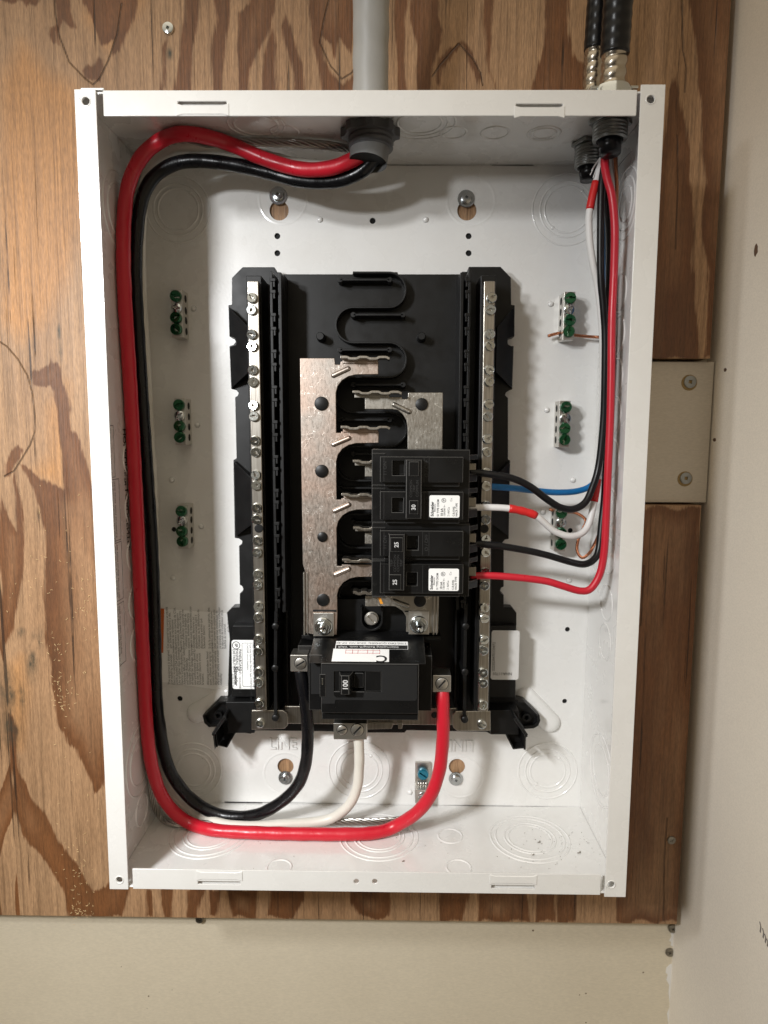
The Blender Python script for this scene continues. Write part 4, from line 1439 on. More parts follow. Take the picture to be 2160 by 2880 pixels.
# handle in its well
m3 = MB().box(hx0, hx1, hy1, hy0, HM-6.9, HM-6.5)
part("handle_well", m3, M_shade, mbk)
m3 = MB()
p0, p1 = U(956, 1900, HM+7), U(985, 1954, HM+7)
m3.prism([(p0[0]-1.5, HM-5), (p1[0]+2.5, HM-5), (p1[0], HM+6), (p1[0]-1, HM+7), (p0[0]+1, HM+7), (p0[0], HM+6)], p1[1], p0[1], mp=lambda a, b, n: (a, n, b))
hd = part("handle", m3, M_handle, mbk, bevel=.6)
text("100", (*U(972, 1927, HM+7.1), HM+7.12), 5.0, M_whiteink, hd, name="printed_number", align='CENTER', bold=.12, right=(0, 1, 0), up=(-1, 0, 0))
m3 = MB().lathe([(9, HM-6), (8.5, HM-3)], (p0[0]+p1[0])/2+6, (p0[1]+p1[1])/2, 24)
m3 = MB().box(p1[0]+2.2, hx1-13, hy1+2, hy0-2, HM-6.4, HM-2.5)
part("handle_cradle", m3, M_handle, mbk, bevel=.8)
m3 = MB().box(hx1-12, hx1-.3, hy1+.2, hy0-.2, HM-6.4, HM-1.0)
part("well_step", m3, M_case, mbk, bevel=.5)
m3 = MB().box(hx0+.2, hx0+4.0, hy1+.2, hy0-.2, HM-6.4, HM-1.0)
part("well_step", m3, M_case, mbk, bevel=.5)
# notch on the left of the face
m3 = MB()
q0, q1 = U(899, 1896, HM+.3), U(916, 1960, HM+.3)
m3.box(q0[0], q1[0], q1[1], q0[1], HM-.1, HM+.5)
part("side_latch", m3, M_handle, mbk, bevel=.4)
m3 = MB().box(q0[0]+1.4, q0[0]+2.4, q1[1]+9, q0[1]-3, HM+.4, HM+.9)
part("latch_spring", m3, M_zinc, mbk, bevel=.2)
# rating label on the upper face (rises from the bus towards the front)
def topface(px, py):
    """point of the sloping upper face"""
    d = CM.transposed() @ Vector(((px-1080)/FPX, -(py-1440)/FPX, -1.0))
    A = Vector((0, yt, 52))
    B = Vector((0, ya-.02, HM-.6))
    up_ = (B-A).normalized()
    n = Vector((1, 0, 0)).cross(up_)
    p = CC+d*((A-CC).dot(n)/d.dot(n))
    return p
A3 = Vector((0, yt, 52))
B3 = Vector((0, ya-.02, HM-.6))
UPV = (B3-A3).normalized()
NRM = Vector((-1, 0, 0)).cross(UPV).normalized()
def tf(u_, s_, o=.15):
    """u_ in mm along X, s_ = mm up the face from its lower edge"""
    p = A3+UPV*s_+NRM*o
    return (u_, p.y, p.z)
lx0, lx1 = U(941, 1850, 70)[0], U(1148, 1850, 70)[0]
m3 = MB()
def facequad(m, x0, x1, s0, s1, o0, o1):
    vs = [tf(x0, s0, o0), tf(x1, s0, o0), tf(x1, s1, o0), tf(x0, s1, o0), tf(x0, s0, o1), tf(x1, s0, o1), tf(x1, s1, o1), tf(x0, s1, o1)]
    m.add(vs, [(0, 3, 2, 1), (4, 5, 6, 7), (0, 1, 5, 4), (2, 3, 7, 6), (1, 2, 6, 5), (0, 4, 7, 3)])
SL = (B3-A3).length
facequad(m3, lx0, lx1, SL*.11, SL*.43, -.05, .15)
facequad(m3, lx0-1.2, lx0+40, SL*.43+.02, SL*.93, -.05, .15)
rl = part("rating_label", m3, M_paper, mbk)
m3 = MB()
facequad(m3, lx0+.5, lx1-.3, SL*.27, SL*.43, .14, .2)
part("label_band", m3, M_ink, rl)
tr = dict(right=(-1, 0, 0), up=(0, UPV.y, UPV.z))
text("Interrupting Rating/A nom. VA|R", tf(lx1-7, SL*.35, .22), 3.4, M_whiteink, rl, name="printed_text", bold=.04, **tr)
text("TYPE/TIPO QOM2(E5)  ISSUE NO. DP-4075", tf(lx1-1, SL*.19, .22), 3.0, M_ink, rl, name="printed_text", **tr)
text("C", tf(lx0+39, SL*.81, .22), 12, M_ink, rl, name="printed_text", bold=.25, **{**tr})
m3 = MB()
for s_ in (SL*.48, SL*.60):
    facequad(m3, lx0+8, lx0+33, s_, s_+.4, .16, .2)
for u_ in (8, 13, 17, 24, 28, 33):
    facequad(m3, lx0+u_, lx0+u_+.3, SL*.46, SL*.63, .16, .2)
part("wiring_diagram", m3, M_redink, rl)
# lugs
def lug(px0, py0, px1, py1, ht, hb, screws, name="lug"):
    m3 = MB()
    bx(m3, px0, py0, px1, py1, ht, hb)
    g = part(name, m3, M_alu, mbk, bevel=.5)
    for (x, y, r) in screws:
        xx, yy = U(x, y, ht)
        part("screw_well", MB().lathe([(r/3.95+.45, ht-.2), (r/3.95+.45, ht+.06)], xx, yy, 26), M_shade, g)
        screw('slot', r/3.95, 1.2, M_alu, (xx, yy, ht-.35), g, rot=random.uniform(-.9, -.3), name="lug_screw", dome=.93)
lug(816, 1842, 866, 1889, 62, 46, [(845, 1866, 17)])
lug(1217, 1899, 1268, 1947, 62, 46, [(1243, 1923, 18)])
lug(938, 2034, 1032, 2081, 56, 42, [(962, 2053, 15), (1005, 2053, 19)])

# ================================================================== BRANCH BREAKERS
def branch(top, sec, label, y_tie, tie_x, nums, hx, lbl, cutouts, onoff):
    """top/sec: pixel rows of the case and of the two raised sections"""
    y0_, y1_ = top
    cx, cy = U(1180, (y0_+y1_)/2, 60)
    t_ = thing("branch_breaker", label, "circuit breaker", (cx, cy, 48), "two-pole breakers on the right bus")
    HBk, HRs = 82.0, 92.0
    a, c = U(1046, y0_, HBk), U(1318, y1_, HBk)
    m3 = MB().box(a[0], c[0], c[1]+.15, a[1]-.15, 50, HBk)
    part("case", m3, M_case, t_, bevel=.6)
    # seam ribs across the case on the left shoulder
    for (sa, sb) in sec:
        for yy in (sa-8, sb+8):
            p, q = U(1046, yy, HBk), U(1072, yy, HBk)
            part("case_step", MB().box(p[0]+.2, q[0]+3, p[1]-.5, p[1]+.5, HBk-.5, HBk+.8), M_case, t_, bevel=.25)
    for k, (sa, sb) in enumerate(sec):
        p, q = U(1069, sa, HRs), U(1302, sb, HRs)
        cut = cutouts[k]
        hl = []
        u0, u1 = U(cut[0], cut[1], HRs), U(cut[2], cut[3], HRs)
        hl = [[(u0[0], u1[1]), (u1[0], u1[1]), (u1[0], u0[1]), (u0[0], u0[1])]]
        m3 = MB().plate([(p[0], q[1]), (q[0], q[1]), (q[0], p[1]), (p[0], p[1])], hl, HBk-.1, HRs)
        part("raised_face", m3, M_case, t_, bevel=.6)
        m3 = MB().box(u0[0]+.2, u1[0]-.2, u1[1]+.2, u0[1]-.2, HBk, HBk+3)
        part("handle_barrel", m3, M_handle, t_, bevel=.4)
        # side ledge under each raised face
        m3 = MB().box(p[0]+3, q[0]-2, q[1]-3.2, q[1]-.02, HBk-.1, HBk+5.5)
        part("side_ledge", m3, M_case, t_, bevel=.4)
        # terminal end: sloping steps and dark mouth
        p2, q2 = U(1304, sa+4, 78), U(1334, sb-2, 78)
        m3 = MB().prism([(q[0]+.05, 58), (q2[0]+3.5, 58), (q2[0]+3.5, 66), (q[0]+.05, 81)], q[1]-1, q[1]+4.8, mp=lambda a, b, n: (a, n, b))
        m3.prism([(q[0]+.05, 58), (q2[0]+3.5, 58), (q2[0]+3.5, 66), (q[0]+.05, 81)], p[1]-2.5, p[1]+1.0, mp=lambda a, b, n: (a, n, b))
        m3.box(q[0]+.05, q2[0]-1, q[1], p[1], 52, 64)
        part("terminal_guard", m3, M_case, t_, bevel=.5)
        m3 = MB().box(q[0]+4, q2[0]+2.5, (p[1]+q[1])/2-3.4, (p[1]+q[1])/2+3.4, 54, 66)
        part("terminal_clamp", m3, M_steel, t_, bevel=.5)
        # grooves on the matte face
        for xx in onoff:
            g0, g1 = U(xx, sa+4, HRs), U(xx, sb-3, HRs)
            part("moulded_line", MB().box(g0[0]-.15, g0[0]+.15, g1[1], g0[1], HRs-.05, HRs+.12), M_inkg, t_)
    # handle tie
    HT = 99.0
    p, q = U(tie_x[0], y_tie[0], HT), U(tie_x[1], y_tie[1], HT)
    m3 = MB().prism([(p[0]+.2, HRs-3), (q[0]-.2, HRs-3), (q[0]-.6, HT-.6), (q[0]-1, HT), (p[0]+1, HT), (p[0]+.6, HT-.6)], q[1], p[1], mp=lambda a, b, n: (a, n, b))
    tie = part("handle_tie", m3, M_handle, t_, bevel=.5)
    for (x0_, ya_, x1_, yb_, s) in nums:
        u0, u1 = U(x0_, ya_, HT), U(x1_, yb_, HT)
        m3 = MB().box(u0[0], u1[0], u1[1], u0[1], HT-.1, HT+.9)
        part("number_pad", m3, M_handle, tie, bevel=.35)
        if s:
            text(s, ((u0[0]+u1[0])/2, (u0[1]+u1[1])/2, HT+1.0), 3.9, M_whiteink, tie, name="printed_number", align='CENTER', bold=.07, **ROT90)
    ty = hx
    for dx_, s in ty:
        text(s, (*U(dx_[0], dx_[1], HT+.1), HT+.12), 2.5, M_inkg, tie, name="moulded_word", align='CENTER', extrude=.1, **ROT90)
    for (x_, y_, s) in (((1083 if True else 0), (sec[0][0]+sec[0][1])/2-4, "I / ON"), (1200, (sec[0][0]+sec[0][1])/2-2, "O / OFF")):
        if not (tie_x[0]-6 < x_ < tie_x[1]+6):
            text(s, (*U(x_, y_, HRs+.1), HRs+.13), 3.4, M_inkg, t_, name="moulded_word", align='CENTER', extrude=.1, **ROT90)
    # rating sticker
    u0, u1 = U(lbl[0], lbl[1], HRs+.2), U(lbl[2], lbl[3], HRs+.2)
    st = part("rating_sticker", MB().prism(rrect(u0[0], u1[0], u0[1], u1[1], 1.2), HRs, HRs+.2), M_paper, t_)
    X0_, Y0_ = u0[0], u1[1]+.8
    z = HRs+.25
    w_ = u1[0]-u0[0]
    for fx, s, sz, b_, sx_ in ((.10, "Schneider", 2.75, .10, .92), (.18, "      Electric", 1.6, .03, 1.15), (.29, "S1 TYPE CHOM", 2.0, .05, .86), (.42, "10 kA", 2.3, .06, 1), (.505, "120/240 V~", 1.7, .03, 1), (.64, "\u2283 Al/Cu", 1.9, .03, 1), (.75, "", 1.6, .03, 1), (.81, "C.B./DISJ.", 1.8, .04, 1), (.905, "HACR TYPE", 1.95, .04, .9)):
        if s:
            text(s, (X0_+w_*fx, Y0_, z), sz, M_ink, st, name="printed_text", bold=b_, sx=sx_, **ROT90)
    text("Cu", (X0_+w_*.72, Y0_+10.2, z), 2.0, M_ink, st, name="printed_text", **ROT90)
    x, y = X0_+w_*.475, Y0_+11.0
    m3 = MB().lathe([(1.5, z), (1.5, z+.05), (1.2, z+.05), (1.2, z)], x, y, 20, cap=False)
    part("round_mark", m3, M_ink, st)
    text("SP", (x, y, z), 1.5, M_ink, st, name="printed_text", align='CENTER', bold=.05, **ROT90)
    return t_
b1 = branch((1263, 1470), ((1284, 1357), (1382, 1462)), "upper black two-pole breaker marked 30 on its handle tie", (1293, 1459), (1139, 1188),
       [(1150, 1298, 1178, 1339, ""), (1151, 1407, 1176, 1446, "30")],
       [((1156, 1374), "COMMON"), ((1165, 1374), "TRIP"), ((1174, 1374), "COMMUN")], (1208, 1393, 1292, 1456),
       [(1104, 1295, 1138, 1337), (1103, 1400, 1134, 1441)], (1080, 1193, 1207))
b2 = branch((1471, 1678), ((1492, 1565), (1586, 1670)), "lower black two-pole breaker marked 25 twice on its handle tie", (1503, 1661), (1091, 1140),
       [(1098, 1511, 1133, 1552, "25"), (1094, 1615, 1128, 1658, "25")],
       [((1102, 1584), "TRIP"), ((1111, 1584), "COMMON"), ((1120, 1584), "COMMON"), ((1129, 1584), "TRIP")], (1206, 1599, 1290, 1662),
       [(1145, 1507, 1176, 1547), (1144, 1610, 1173, 1648)], (1080, 1189, 1207))

# ================================================================== GROUND BARS
def ground_bar(scr, label, side, first=None):
    """scr: four screw positions; bar about 44 mm long"""
    HG = 15.0
    cs = [U(x, y, HG) for x, y in scr]
    xm = sum(c[0] for c in cs)/4
    y1, y0 = cs[0][1]+5.2, cs[-1][1]-6.2
    tng = thing("ground_bar", label, "grounding bar", (xm, (y0+y1)/2, 0), "grounding bars on the box's back")
    m3 = MB().box(xm-4.4, xm+4.4, y0, y1, .2, HG)
    bar = part("bar", m3, M_alu, tng, bevel=.4)
    for c in cs:
        # wire holes on both side faces
        for sg in (-1, 1):
            m4 = MB().lathe([(2.9, 4.35), (2.9, 4.46)], c[1]-.4, 6.5, 18, mp=lambda a, b, n, sg=sg: (xm+sg*n, a, b))
            part("wire_hole", m4, M_shade, bar)
    for i, c in enumerate(cs):
        if i == 1:
            screw('combo', 4.3, 2.6, M_zinc, (xm+random.uniform(-.4, .4), c[1], HG), tng, tilt=.12, name="screw")
        else:
            screw('combo', 4.5, 3.4, M_green, (c[0], c[1], HG), tng, tilt=.16, name="screw")
    return tng
ground_bar([(496, 833), (499, 867), (497, 895), (498, 926)], "top left grounding bar with three green screws, nearest the black cable's bend", -1)
ground_bar([(505, 1139), (508, 1170), (507, 1199), (507, 1229)], "middle left grounding bar with three green screws and no wire", -1)
ground_bar([(512, 1438), (517, 1464), (513, 1494), (515, 1522)], "lowest left grounding bar, beside a small brown hole", -1)
ground_bar([(1603, 840), (1599, 871), (1601, 902), (1599, 933)], "top right grounding bar with a short copper strand clamped straight through it", 1)
ground_bar([(1590, 1146), (1586, 1177), (1587, 1206), (1587, 1236)], "middle right grounding bar, empty, left of the black and red wires", 1)
ground_bar([(1578, 1443), (1574, 1470), (1576, 1497), (1576, 1530)], "lowest right grounding bar, crossed by the white wire", 1)
# ground lug with the blue screw
gl = thing("ground_lug", "ground lug with a turquoise screw on the box's back beside the red cable", "lug", UP(1189, 2200, 0))
m3 = MB()
bx(m3, 1168, 2144, 1210, 2216, 3, .2)
part("lug_plate", m3, M_alu, gl, bevel=.5)
m3 = MB()
bx(m3, 1168, 2221, 1205, 2260, 14, .2)
part("lug_body", m3, M_alu, gl, bevel=.5)
screw('slot', 4.6, 4, M_blue, UP(1190, 2174, 6), gl, rot=.6, name="screw")
part("screw_collar", MB().lathe([(4.9, 3), (4.7, 6)], *U(1190, 2176, 4), 24), M_blue, gl)
screw('slot', 3.6, 1.6, M_zinc, UP(1188, 2239, 14), gl, rot=.2, name="screw")
for k in range(4):
    m3 = MB().tube([UP(1177+7*k, 2196, 8), UP(1177+7*k, 2208, 9), UP(1176+7*k, 2224, 7)], .85, 10)
    part("strand", m3, M_strand, gl, smooth=True)

# ================================================================== CABLES
def cable(name, pts, r, mat, label, cat="cable", group=None, seg=16, rfn=None, step=2.0, tilt=0):
    P = spline([UPC(*p, r+.3) for p in pts], step)
    mb = MB().tube(P, r, seg, rfn=rfn)
    return single(name, mb, mat, label, cat, tuple(P[-1]), group, smooth=True)
def lump(s, a, r):
    return r*(1+.018*math.sin(s*.35)+.012*math.cos(3*a+s*.25))
red_pts = [(1062,392,60),(1035,423,60),(977,456,60),(924,474,58),(846,476,56),(749,449,54),(651,407,54),(586,386,56),(514,376,58),(456,393,58),(404,434,58),(367,501,56),(351,586,55),(347,716,55),(352,860,54),(361,1000,54),(370,1150,54),(377,1288,54),(386,1469,54),(396,1695,52),(404,1870,50),(412,2030,48),(424,2138,46),(448,2222,42),(486,2280,40),(538,2317,38),(600,2334,38),(694,2341,38),(839,2345,38),(983,2346,40),(1060,2341,42),(1111,2324,46),(1171,2286,52),(1213,2233,56),(1237,2161,58),(1246,2071,60),(1246,2010,60),(1245,1958,58),(1244,1936,56)]
cable("red_cable", red_pts, 4.95, M_red, "thick red cable looping down the left side to the main breaker's right lug", rfn=lump)
blk_pts = [(1075,395,62),(1058,436,58),(1016,482,54),(944,509,50),(846,508,48),(749,484,46),(651,462,46),(553,452,46),(488,462,46),(436,495,46),(404,547,46),(389,618,45),(382,720,44),(383,830,44),(390,960,43),(402,1150,42),(414,1330,40),(424,1480,38),(431,1620,38),(436,1800,38),(440,1960,38),(450,2050,36),(465,2130,34),(492,2193,32),(540,2249,30),(598,2285,30),(660,2297,32),(723,2291,36),(786,2259,40),(834,2213,44),(857,2160,48),(865,2095,52),(864,2022,55),(857,1961,57),(850,1916,57),(843,1880,56)]
cable("black_cable", blk_pts, 4.75, M_blk, "thick black cable looping down the left side to the main breaker's left lug", rfn=lump)
wht_pts = [(1050,398,45),(1020,440,42),(930,466,38),(840,462,36),(750,440,34),(650,420,32),(560,412,32),(490,420,32),(440,455,32),(410,510,32),(398,590,32),(394,720,30),(402,900,28),(416,1150,26),(430,1400,24),(436,1620,24),(438,1800,24),(438,1960,24),(446,2060,24),(460,2150,24),(492,2232,22),(548,2288,20),(620,2316,20),(700,2324,22),(800,2318,26),(887,2312,30),(940,2298,34),(983,2262,38),(1004,2215,42),(1010,2160,45),(1010,2100,48),(1007,2066,49)]
cable("white_cable", wht_pts, 4.0, M_wht, "thick white neutral cable curving up to the twin lug below the main breaker", rfn=lump)
def strands(name, pts, r_b, n, r_s, mat, label, cat, turn=28.0, group=None, step=1.6):
    P = spline([UPC(*p, r_b+r_s+.3) for p in pts], step)
    N = len(P)
    root = thing(name, label, cat, tuple(P[-1]), group)
    for k in range(n):
        q = []
        s = 0
        for i in range(N):
            T = (P[min(i+1, N-1)]-P[max(i-1, 0)]).normalized()
            A = T.cross(Vector((0, 0, 1)))
            if A.length < .1:
                A = T.cross(Vector((1, 0, 0)))
            A.normalize()
            B = T.cross(A)
            if i: s += (P[i]-P[i-1]).length
            ph = 2*math.pi*k/n+2*math.pi*s/turn
            q.append(P[i]+A*(r_b*math.cos(ph))+B*(r_b*math.sin(ph)))
        m3 = MB().tube(q, r_s, 7)
        part("strand", m3, mat, root, smooth=True)
    return root
strands("bare_ground_wire", [(1060,400,34),(1072,435,34),(1070,458,30),(1050,462,24),(1000,428,20),(940,412,20),(860,405,18),(760,402,18),(660,400,18),(560,405,18),(470,420,18),(405,480,18),(380,600,16),(376,800,14),(392,1100,12),(408,1400,12),(420,1700,12),(424,1950,12),(422,2120,12),(430,2240,10),(452,2294,8),(490,2314,8),(600,2318,8),(800,2318,8),(950,2312,8),(1080,2310,8),(1150,2300,9),(1186,2262,9)],
        2.2, 7, .95, M_strand, "bare twisted aluminium ground wire running behind the thick cables", "wire", 46)

# branch wires
def wire(name, pts, r, mat, label, group=None, seg=12):
    return cable(name, pts, r, mat, label, "wire", group, seg, step=1.8)
wire("black_wire", [(1700,400,60),(1698,443,60),(1692,521,62),(1689,651,62),(1690,780,60),(1697,861,58),(1702,943,56),(1701,1065,54),(1697,1187,52),(1684,1309,52),(1665,1374,54),(1645,1414,56),(1612,1432,58),(1576,1427,60),(1541,1406,62),(1490,1368,64),(1440,1345,66),(1380,1334,66),(1318,1328,64)], 2.6, M_blkw, "upper black wire sweeping from the armoured cables to the 30 amp breaker")
wire("black_wire", [(1710,400,50),(1704,470,50),(1708,560,50),(1714,680,48),(1712,850,46),(1711,1050,44),(1706,1250,44),(1700,1390,44),(1692,1472,46),(1684,1545,50),(1671,1573,52),(1643,1587,54),(1602,1580,56),(1541,1562,58),(1480,1548,60),(1400,1535,62),(1320,1528,62)], 2.6, M_blkw, "lower black wire bent round to the upper pole of the 25 amp breaker")
wire("red_wire", [(1706,420,64),(1700,456,64),(1707,500,66),(1721,553,68),(1729,640,68),(1727,760,66),(1721,900,66),(1719,1065,66),(1716,1187,66),(1709,1350,66),(1704,1472,66),(1699,1553,66),(1687,1614,66),(1662,1655,66),(1632,1662,66),(1582,1648,66),(1533,1634,65),(1452,1624,64),(1377,1619,63),(1322,1620,62)], 2.7, M_redw, "red wire hanging from the armoured cables to the lowest breaker pole")
wire("blue_wire", [(1706,420,40),(1704,560,40),(1706,760,38),(1704,950,36),(1700,1150,32),(1694,1270,28),(1684,1335,26),(1662,1366,26),(1625,1381,28),(1575,1385,32),(1521,1382,36),(1452,1374,42),(1400,1370,44),(1368,1368,46)], 2.4, M_blu, "blue wire reaching the right terminal bar")
ww = thing("white_wire", "white wire with red tape bands running to the lower pole of the 30 amp breaker", "wire", UP(1440, 1430, 60))
wpts = [(1702,400,60),(1698,437,60),(1679,502,60),(1667,548,60),(1659,589,60),(1656,620,60),(1659,684,60),(1669,749,58),(1680,801,56),(1690,880,54),(1696,1000,50),(1694,1150,48),(1690,1260,46),(1682,1340,46),(1671,1411,48),(1656,1472,50),(1636,1500,54),(1602,1508,58),(1561,1495,60),(1533,1472,62),(1508,1451,64),(1480,1440,64),(1432,1430,64),(1377,1427,64),(1316,1428,63)]
WP = spline([UP(*p) for p in wpts], 1.8)
part("insulation", MB().tube(WP, 2.45, 12), M_whtw, ww, smooth=True)
def nearest(p):
    p = Vector(UP(*p))
    return min(range(len(WP)), key=lambda i: (WP[i]-p).length)
for a, c, rf in (((1678,507,60), (1659,589,60), 0), ((1681,1348,46), (1671,1411,48), 0), ((1508,1451,64), (1432,1430,64), 1)):
    i, j = sorted((nearest(a), nearest(c)))
    j = max(j, i+2)
    part("red_tape", MB().tube(WP[i:j+1], [2.75+.35*rf*abs(math.sin(k*.8)) for k in range(j+1-i)], 14), M_tape, ww, smooth=True)
wire("white_wire", [(1714,405,50),(1716,455,50),(1722,527,50),(1722,700,46),(1718,950,40),(1712,1200,36)], 2.4, M_whtw, "short stretch of plain white wire behind the red wire, under the armoured cables")
strands("copper_wire", [(1728,405,54),(1731,460,54),(1735,520,52),(1734,600,50),(1734,700,44),(1726,800,34),(1716,900,22),(1700,944,12),(1683,948,9),(1650,946,8),(1618,943,7.5),(1576,937,7),(1541,945,7)], .75, 6, .5, M_copper, "copper ground strand going to the top right grounding bar", "wire", 12)
strands("copper_wire", [(1731,405,46),(1733,480,46),(1732,600,44),(1728,900,30),(1716,1200,22),(1704,1350,18),(1694,1440,16),(1684,1500,18),(1667,1540,22),(1655,1558,24),(1637,1569,24),(1623,1549,22),(1626,1520,20),(1638,1490,18),(1648,1466,16),(1636,1451,13),(1614,1441,9),(1590,1440,7),(1560,1437,7),(1545,1432,7)], .75, 6, .5, M_copper, "copper ground strand coiled in a loop beside the lowest right grounding bar", "wire", 12)
# bare ends at the breaker terminals
for (x, y, mat_) in ((1318, 1328, 0), (1316, 1428, 0), (1320, 1528, 0), (1322, 1620, 0)):
    pass
# hair-thin filaments below the connector
for k, (p, q) in enumerate((((1690, 440, 60), (1664, 480, 62)), ((1688, 445, 60), (1660, 492, 64)), ((1694, 440, 60), (1668, 500, 62)))):
    m3 = MB().tube(spline([UP(*p), UP((p[0]+q[0])/2-2, (p[1]+q[1])/2, 60), UP(*q)], 2), .35, 6)
    single("filler_fibre", m3, M_whtw, "loose white filler fibre hanging under the armoured cable connectors", "fibre", UP(*q), "filler fibres under the connectors", smooth=True)
m3 = MB().tube(spline([UP(1738, 470, 60), UP(1755, 448, 70), UP(1776, 425, 78)], 2), .22, 6)
single("stray_hair", m3, M_ink, "single dark stray strand right of the copper wires", "strand", UP(1738, 470, 60), smooth=True)

# ================================================================== CONNECTORS AND INCOMING CABLES
YT = BH
def ytube(mb, x, h, prof, seg=32, rfn=None):
    """profile [(y, r)] along the Y axis"""
    mb.tube([(x, y, h) for y, r in prof], [r for y, r in prof], seg, rfn=rfn)
    return mb
def locknut(mb, x, h, y0, y1, r, n=8):
    pl = []
    for i in range(n):
        a = 2*math.pi*i/n
        for da, rr in ((-.22, r), (-.12, r*1.14), (.12, r*1.14), (.22, r)):
            pl.append((x+rr*math.cos(a+da), h+rr*math.sin(a+da)))
    mb.prism(pl, y0, y1, mp=lambda a, b, n_: (a, n_, b))
def thread(pitch, amp):
    return lambda s, a, r: r+amp*math.cos(2*math.pi*s/pitch-a)
def threaded(mb, x, h, y0, y1, r, pitch=1.8, amp=.35, seg=28):
    n = max(4, int(abs(y1-y0)/.4))
    mb.tube([(x, y0+(y1-y0)*i/n, h) for i in range(n+1)], r, seg, rfn=thread(pitch, amp))
# grey plastic connector, top middle
hC = 62
cxC = onY(1040, 355, YT-6)[0]
gc = thing("cable_connector", "dark grey plastic locknut connector in the middle of the box's top", "connector", (cxC, YT, hC))
m3 = MB()
locknut(m3, cxC, hC, YT-8.5, YT-2.2, 18, 8)
part("locknut", m3, M_grayp, gc, bevel=.8)
m3 = MB()
threaded(m3, cxC+.3, hC, YT-16, YT-8.2, 15, 3.6, .45)
part("threaded_body", m3, M_grayp, gc, smooth=True)
m3 = MB()
threaded(m3, cxC, hC, YT-2, YT+9, 16, 40, 0)
part("outer_body", m3, M_grayp, gc, smooth=True)
m3 = MB().tube([(cxC, YT-12, hC), (cxC-1, YT-21, hC+1), (cxC-1.5, YT-25, hC+1.5)], [13.6, 13.2, 13.0], 28, cap=False)
part("inner_sleeve", m3, newmat("dark_grey_sleeve", (0.19, 0.19, 0.185), 0.45), gc, smooth=True)
m3 = MB().lathe([(12.6, -(YT-23)), (12.6, -(YT-23.2))], cxC-1.4, hC+1.3, 24, mp=lambda a, b, n: (a, -n, b))
part("sleeve_opening", m3, M_shade, gc)
P = [Vector((cxC, YT-2, hC)), Vector((cxC+.3, YT+40, hC+6)), Vector((cxC+1.0, YT+90, hC+16)), Vector((cxC+2, YT+170, hC+38))]
P = spline(P, 4)
m3 = MB().tube(P, 11.9, 28, rfn=lump)
single("grey_cable", m3, M_sheath, "grey sheathed supply cable coming down into the middle of the box's top", "cable", tuple(P[0]), smooth=True)
# armoured cables with metal connectors, top right
def armoured(xt, ht_, rr, label_c, label_k, drop, jstart, lean, lockr):
    root = thing("cable_connector", label_c, "connector", (xt, YT, ht_), "metal connectors at the top right of the box")
    m3 = MB()
    locknut(m3, xt, ht_, YT-5, YT-2.1, lockr, 6)
    part("locknut", m3, M_zincd, root, bevel=.6)
    m3 = MB()
    threaded(m3, xt, ht_, YT-drop, YT-2, lockr*.88, 2.2, .4)
    part("threaded_throat", m3, M_zincd, root, smooth=True)
    m3 = MB().lathe([(lockr*.70, -(YT-drop)+.05), (lockr*.70, -(YT-drop)+.3)], xt, ht_, 24, mp=lambda a, b, n: (a, -n, b))
    part("throat_opening", m3, M_shade, root)
    m3 = MB().tube([(xt, YT-drop+2, ht_), (xt+.3, YT-drop-9, ht_+1)], [lockr*.62, lockr*.55], 24)
    part("bushing", m3, M_jacket, root, smooth=True)
    m3 = MB()
    ytube(m3, xt, ht_, [(YT+.2, lockr*1.05), (YT+14, lockr*1.05), (YT+17, lockr*.95)])
    m3.box(xt-lockr*1.25, xt+lockr*1.25, ht_-2.5, ht_+6, YT+15, YT+16.6, mp=lambda a, b, n: (a, n, b))
    part("clamp_collar", m3, M_zinc, root, bevel=.5)
    P0 = [Vector((xt+lean*k*.05, YT+4+k, ht_+k*.12)) for k in np.arange(0, jstart, .5)]
    cab = thing("armoured_cable", label_k, "cable", (xt, YT+4, ht_), "armoured cables above the box's right end")
    m3 = MB().tube(P0, rr*.84, 26, rfn=lambda s, a, r: r+.9*abs(math.cos(math.pi*s/6.8-a/2))-.3)
    part("armour_spiral", m3, M_armor, cab, smooth=True)
    P1 = [Vector((xt+lean*k*.05, YT+4+k, ht_+k*.12)) for k in np.arange(jstart-2, 175, 1.5)]
    m3 = MB().tube(P1, rr, 28, rfn=lambda s, a, r: r*(1+.02*math.cos(2*math.pi*s/7-a)))
    part("jacket", m3, M_jacket, cab, smooth=True)
xA = onY(1728, 350, YT-5)[0]
armoured(xA-2.6, 74, 9.2, "front metal conduit connector at the box's upper right corner", "front armoured cable with its black jacket stripped above the connector", 15, 34, -.15, 12.5)
xB = U(1662, 400, 40)[0]
armoured(xB-1.2, 40, 8.0, "rear metal connector with long thread, left of the front one", "rear thinner armoured cable half hidden by the front one", 19, 54, .1, 11.0)

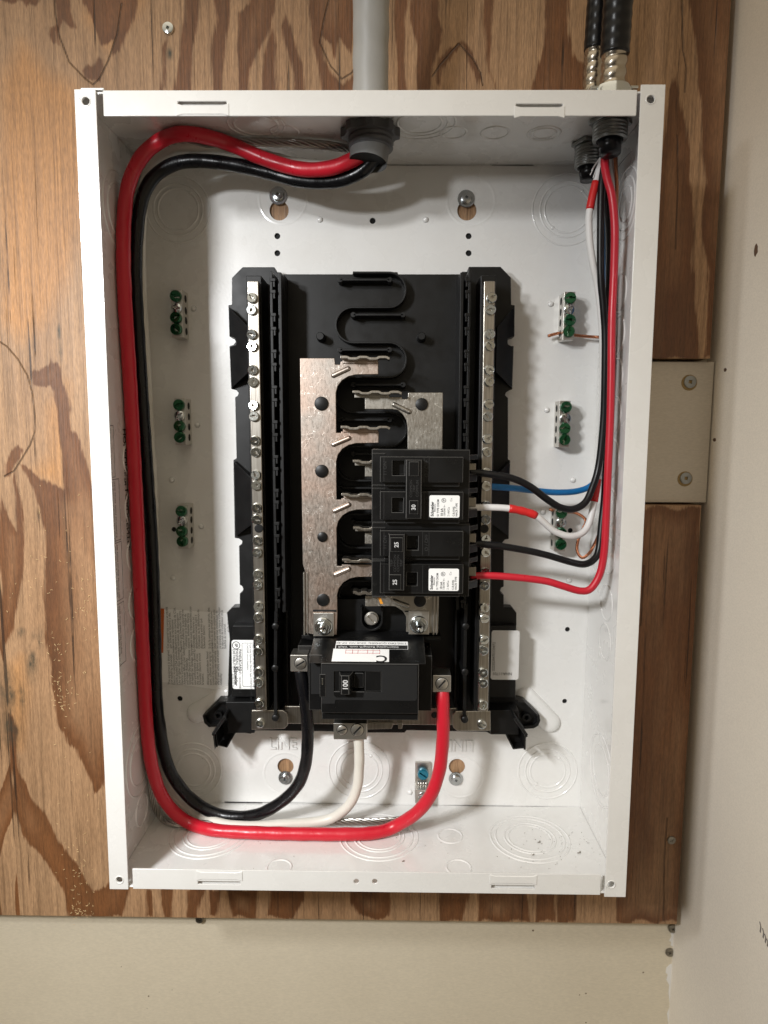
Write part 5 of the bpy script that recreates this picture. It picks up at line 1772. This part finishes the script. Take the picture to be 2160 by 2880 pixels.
# ================================================================== CHIPS AND DIRT
random.seed(11)
mb = MB()
def chips(n, cx, cy, sx, sy):
    for _ in range(n):
        x, y = random.gauss(cx, sx), random.gauss(cy, sy)
        if x < 2: continue
        X, Y = U(x, y, HP)
        if X > -183.5: continue
        a = random.uniform(0, math.pi)
        L = random.uniform(.3, 1.3)
        bend = random.uniform(-.8, .8)
        p = [Vector((X, Y, HP+.2)), Vector((X+L*math.cos(a)+bend, Y+L*math.sin(a), HP+.7)), Vector((X+2*L*math.cos(a), Y+2*L*math.sin(a)+bend, HP+.3))]
        mb.tube(p, random.uniform(.10, .22), 5)
for c in ((45, 175, 1955, 14, 40), (20, 165, 1850, 16, 60), (25, 240, 1720, 12, 80), (14, 120, 1640, 60, 60), (30, 220, 2480, 20, 40), (20, 210, 2300, 40, 120), (30, 230, 2560, 20, 10), (25, 150, 1500, 70, 120)):
    chips(*c)
tag(part("sawdust", mb, M_chip), "fine pale wood shavings clinging to the plywood left of the box", "sawdust", kind="stuff")
mb = MB()
YB = -BH+t+.6
for _ in range(85):
    px = random.gauss(1560, 70) if random.random() < .75 else random.uniform(600, 1650)
    py = random.uniform(2330, 2445)
    x, h = onY(px, py, YB)
    if not (-BW+4 < x < BW-4 and 3 < h < DF-4): continue
    L = random.uniform(.12, .45)
    a = random.uniform(0, 3.14)
    mb.tube([Vector((x, YB+.25, h)), Vector((x+L*math.cos(a), YB+.5, h+L*math.sin(a)))], random.uniform(.12, .26), 5)
for (px, py, L) in ((1512, 2370, 1.6), (1624, 2400, 1.8), (1497, 2406, 1.0), (1131, 2424, 1.0)):
    x, h = onY(px, py, YB)
    mb.tube(spline([Vector((x, YB+.4, h)), Vector((x+L, YB+.9, h+L*.3)), Vector((x+L*1.3, YB+.6, h-L))], .4), .28, 6)
tag(part("dirt_specks", mb, M_dirt), "small dirt specks and shavings on the box's floor", "dirt", kind="stuff")
mb = MB()
for (px, py, r) in ((341, 2719, .5), (418, 2802, .9), (414, 2836, .4), (484, 2784, .4), (1499, 2617, 1.1), (1648, 2794, .9), (1630, 2798, .7), (1809, 2735, .9), (1648, 2876, .8), (617, 2791, .3)):
    x, y = U(px, py, HD)
    mb.lathe([(r, HD-.1), (r*.8, HD+.08)], x, y, 9)
tag(part("wall_specks", mb, newmat("speck_brown", (0.13, 0.09, 0.05), .9)), "tiny brown specks scattered on the cream drywall", "specks", kind="stuff")
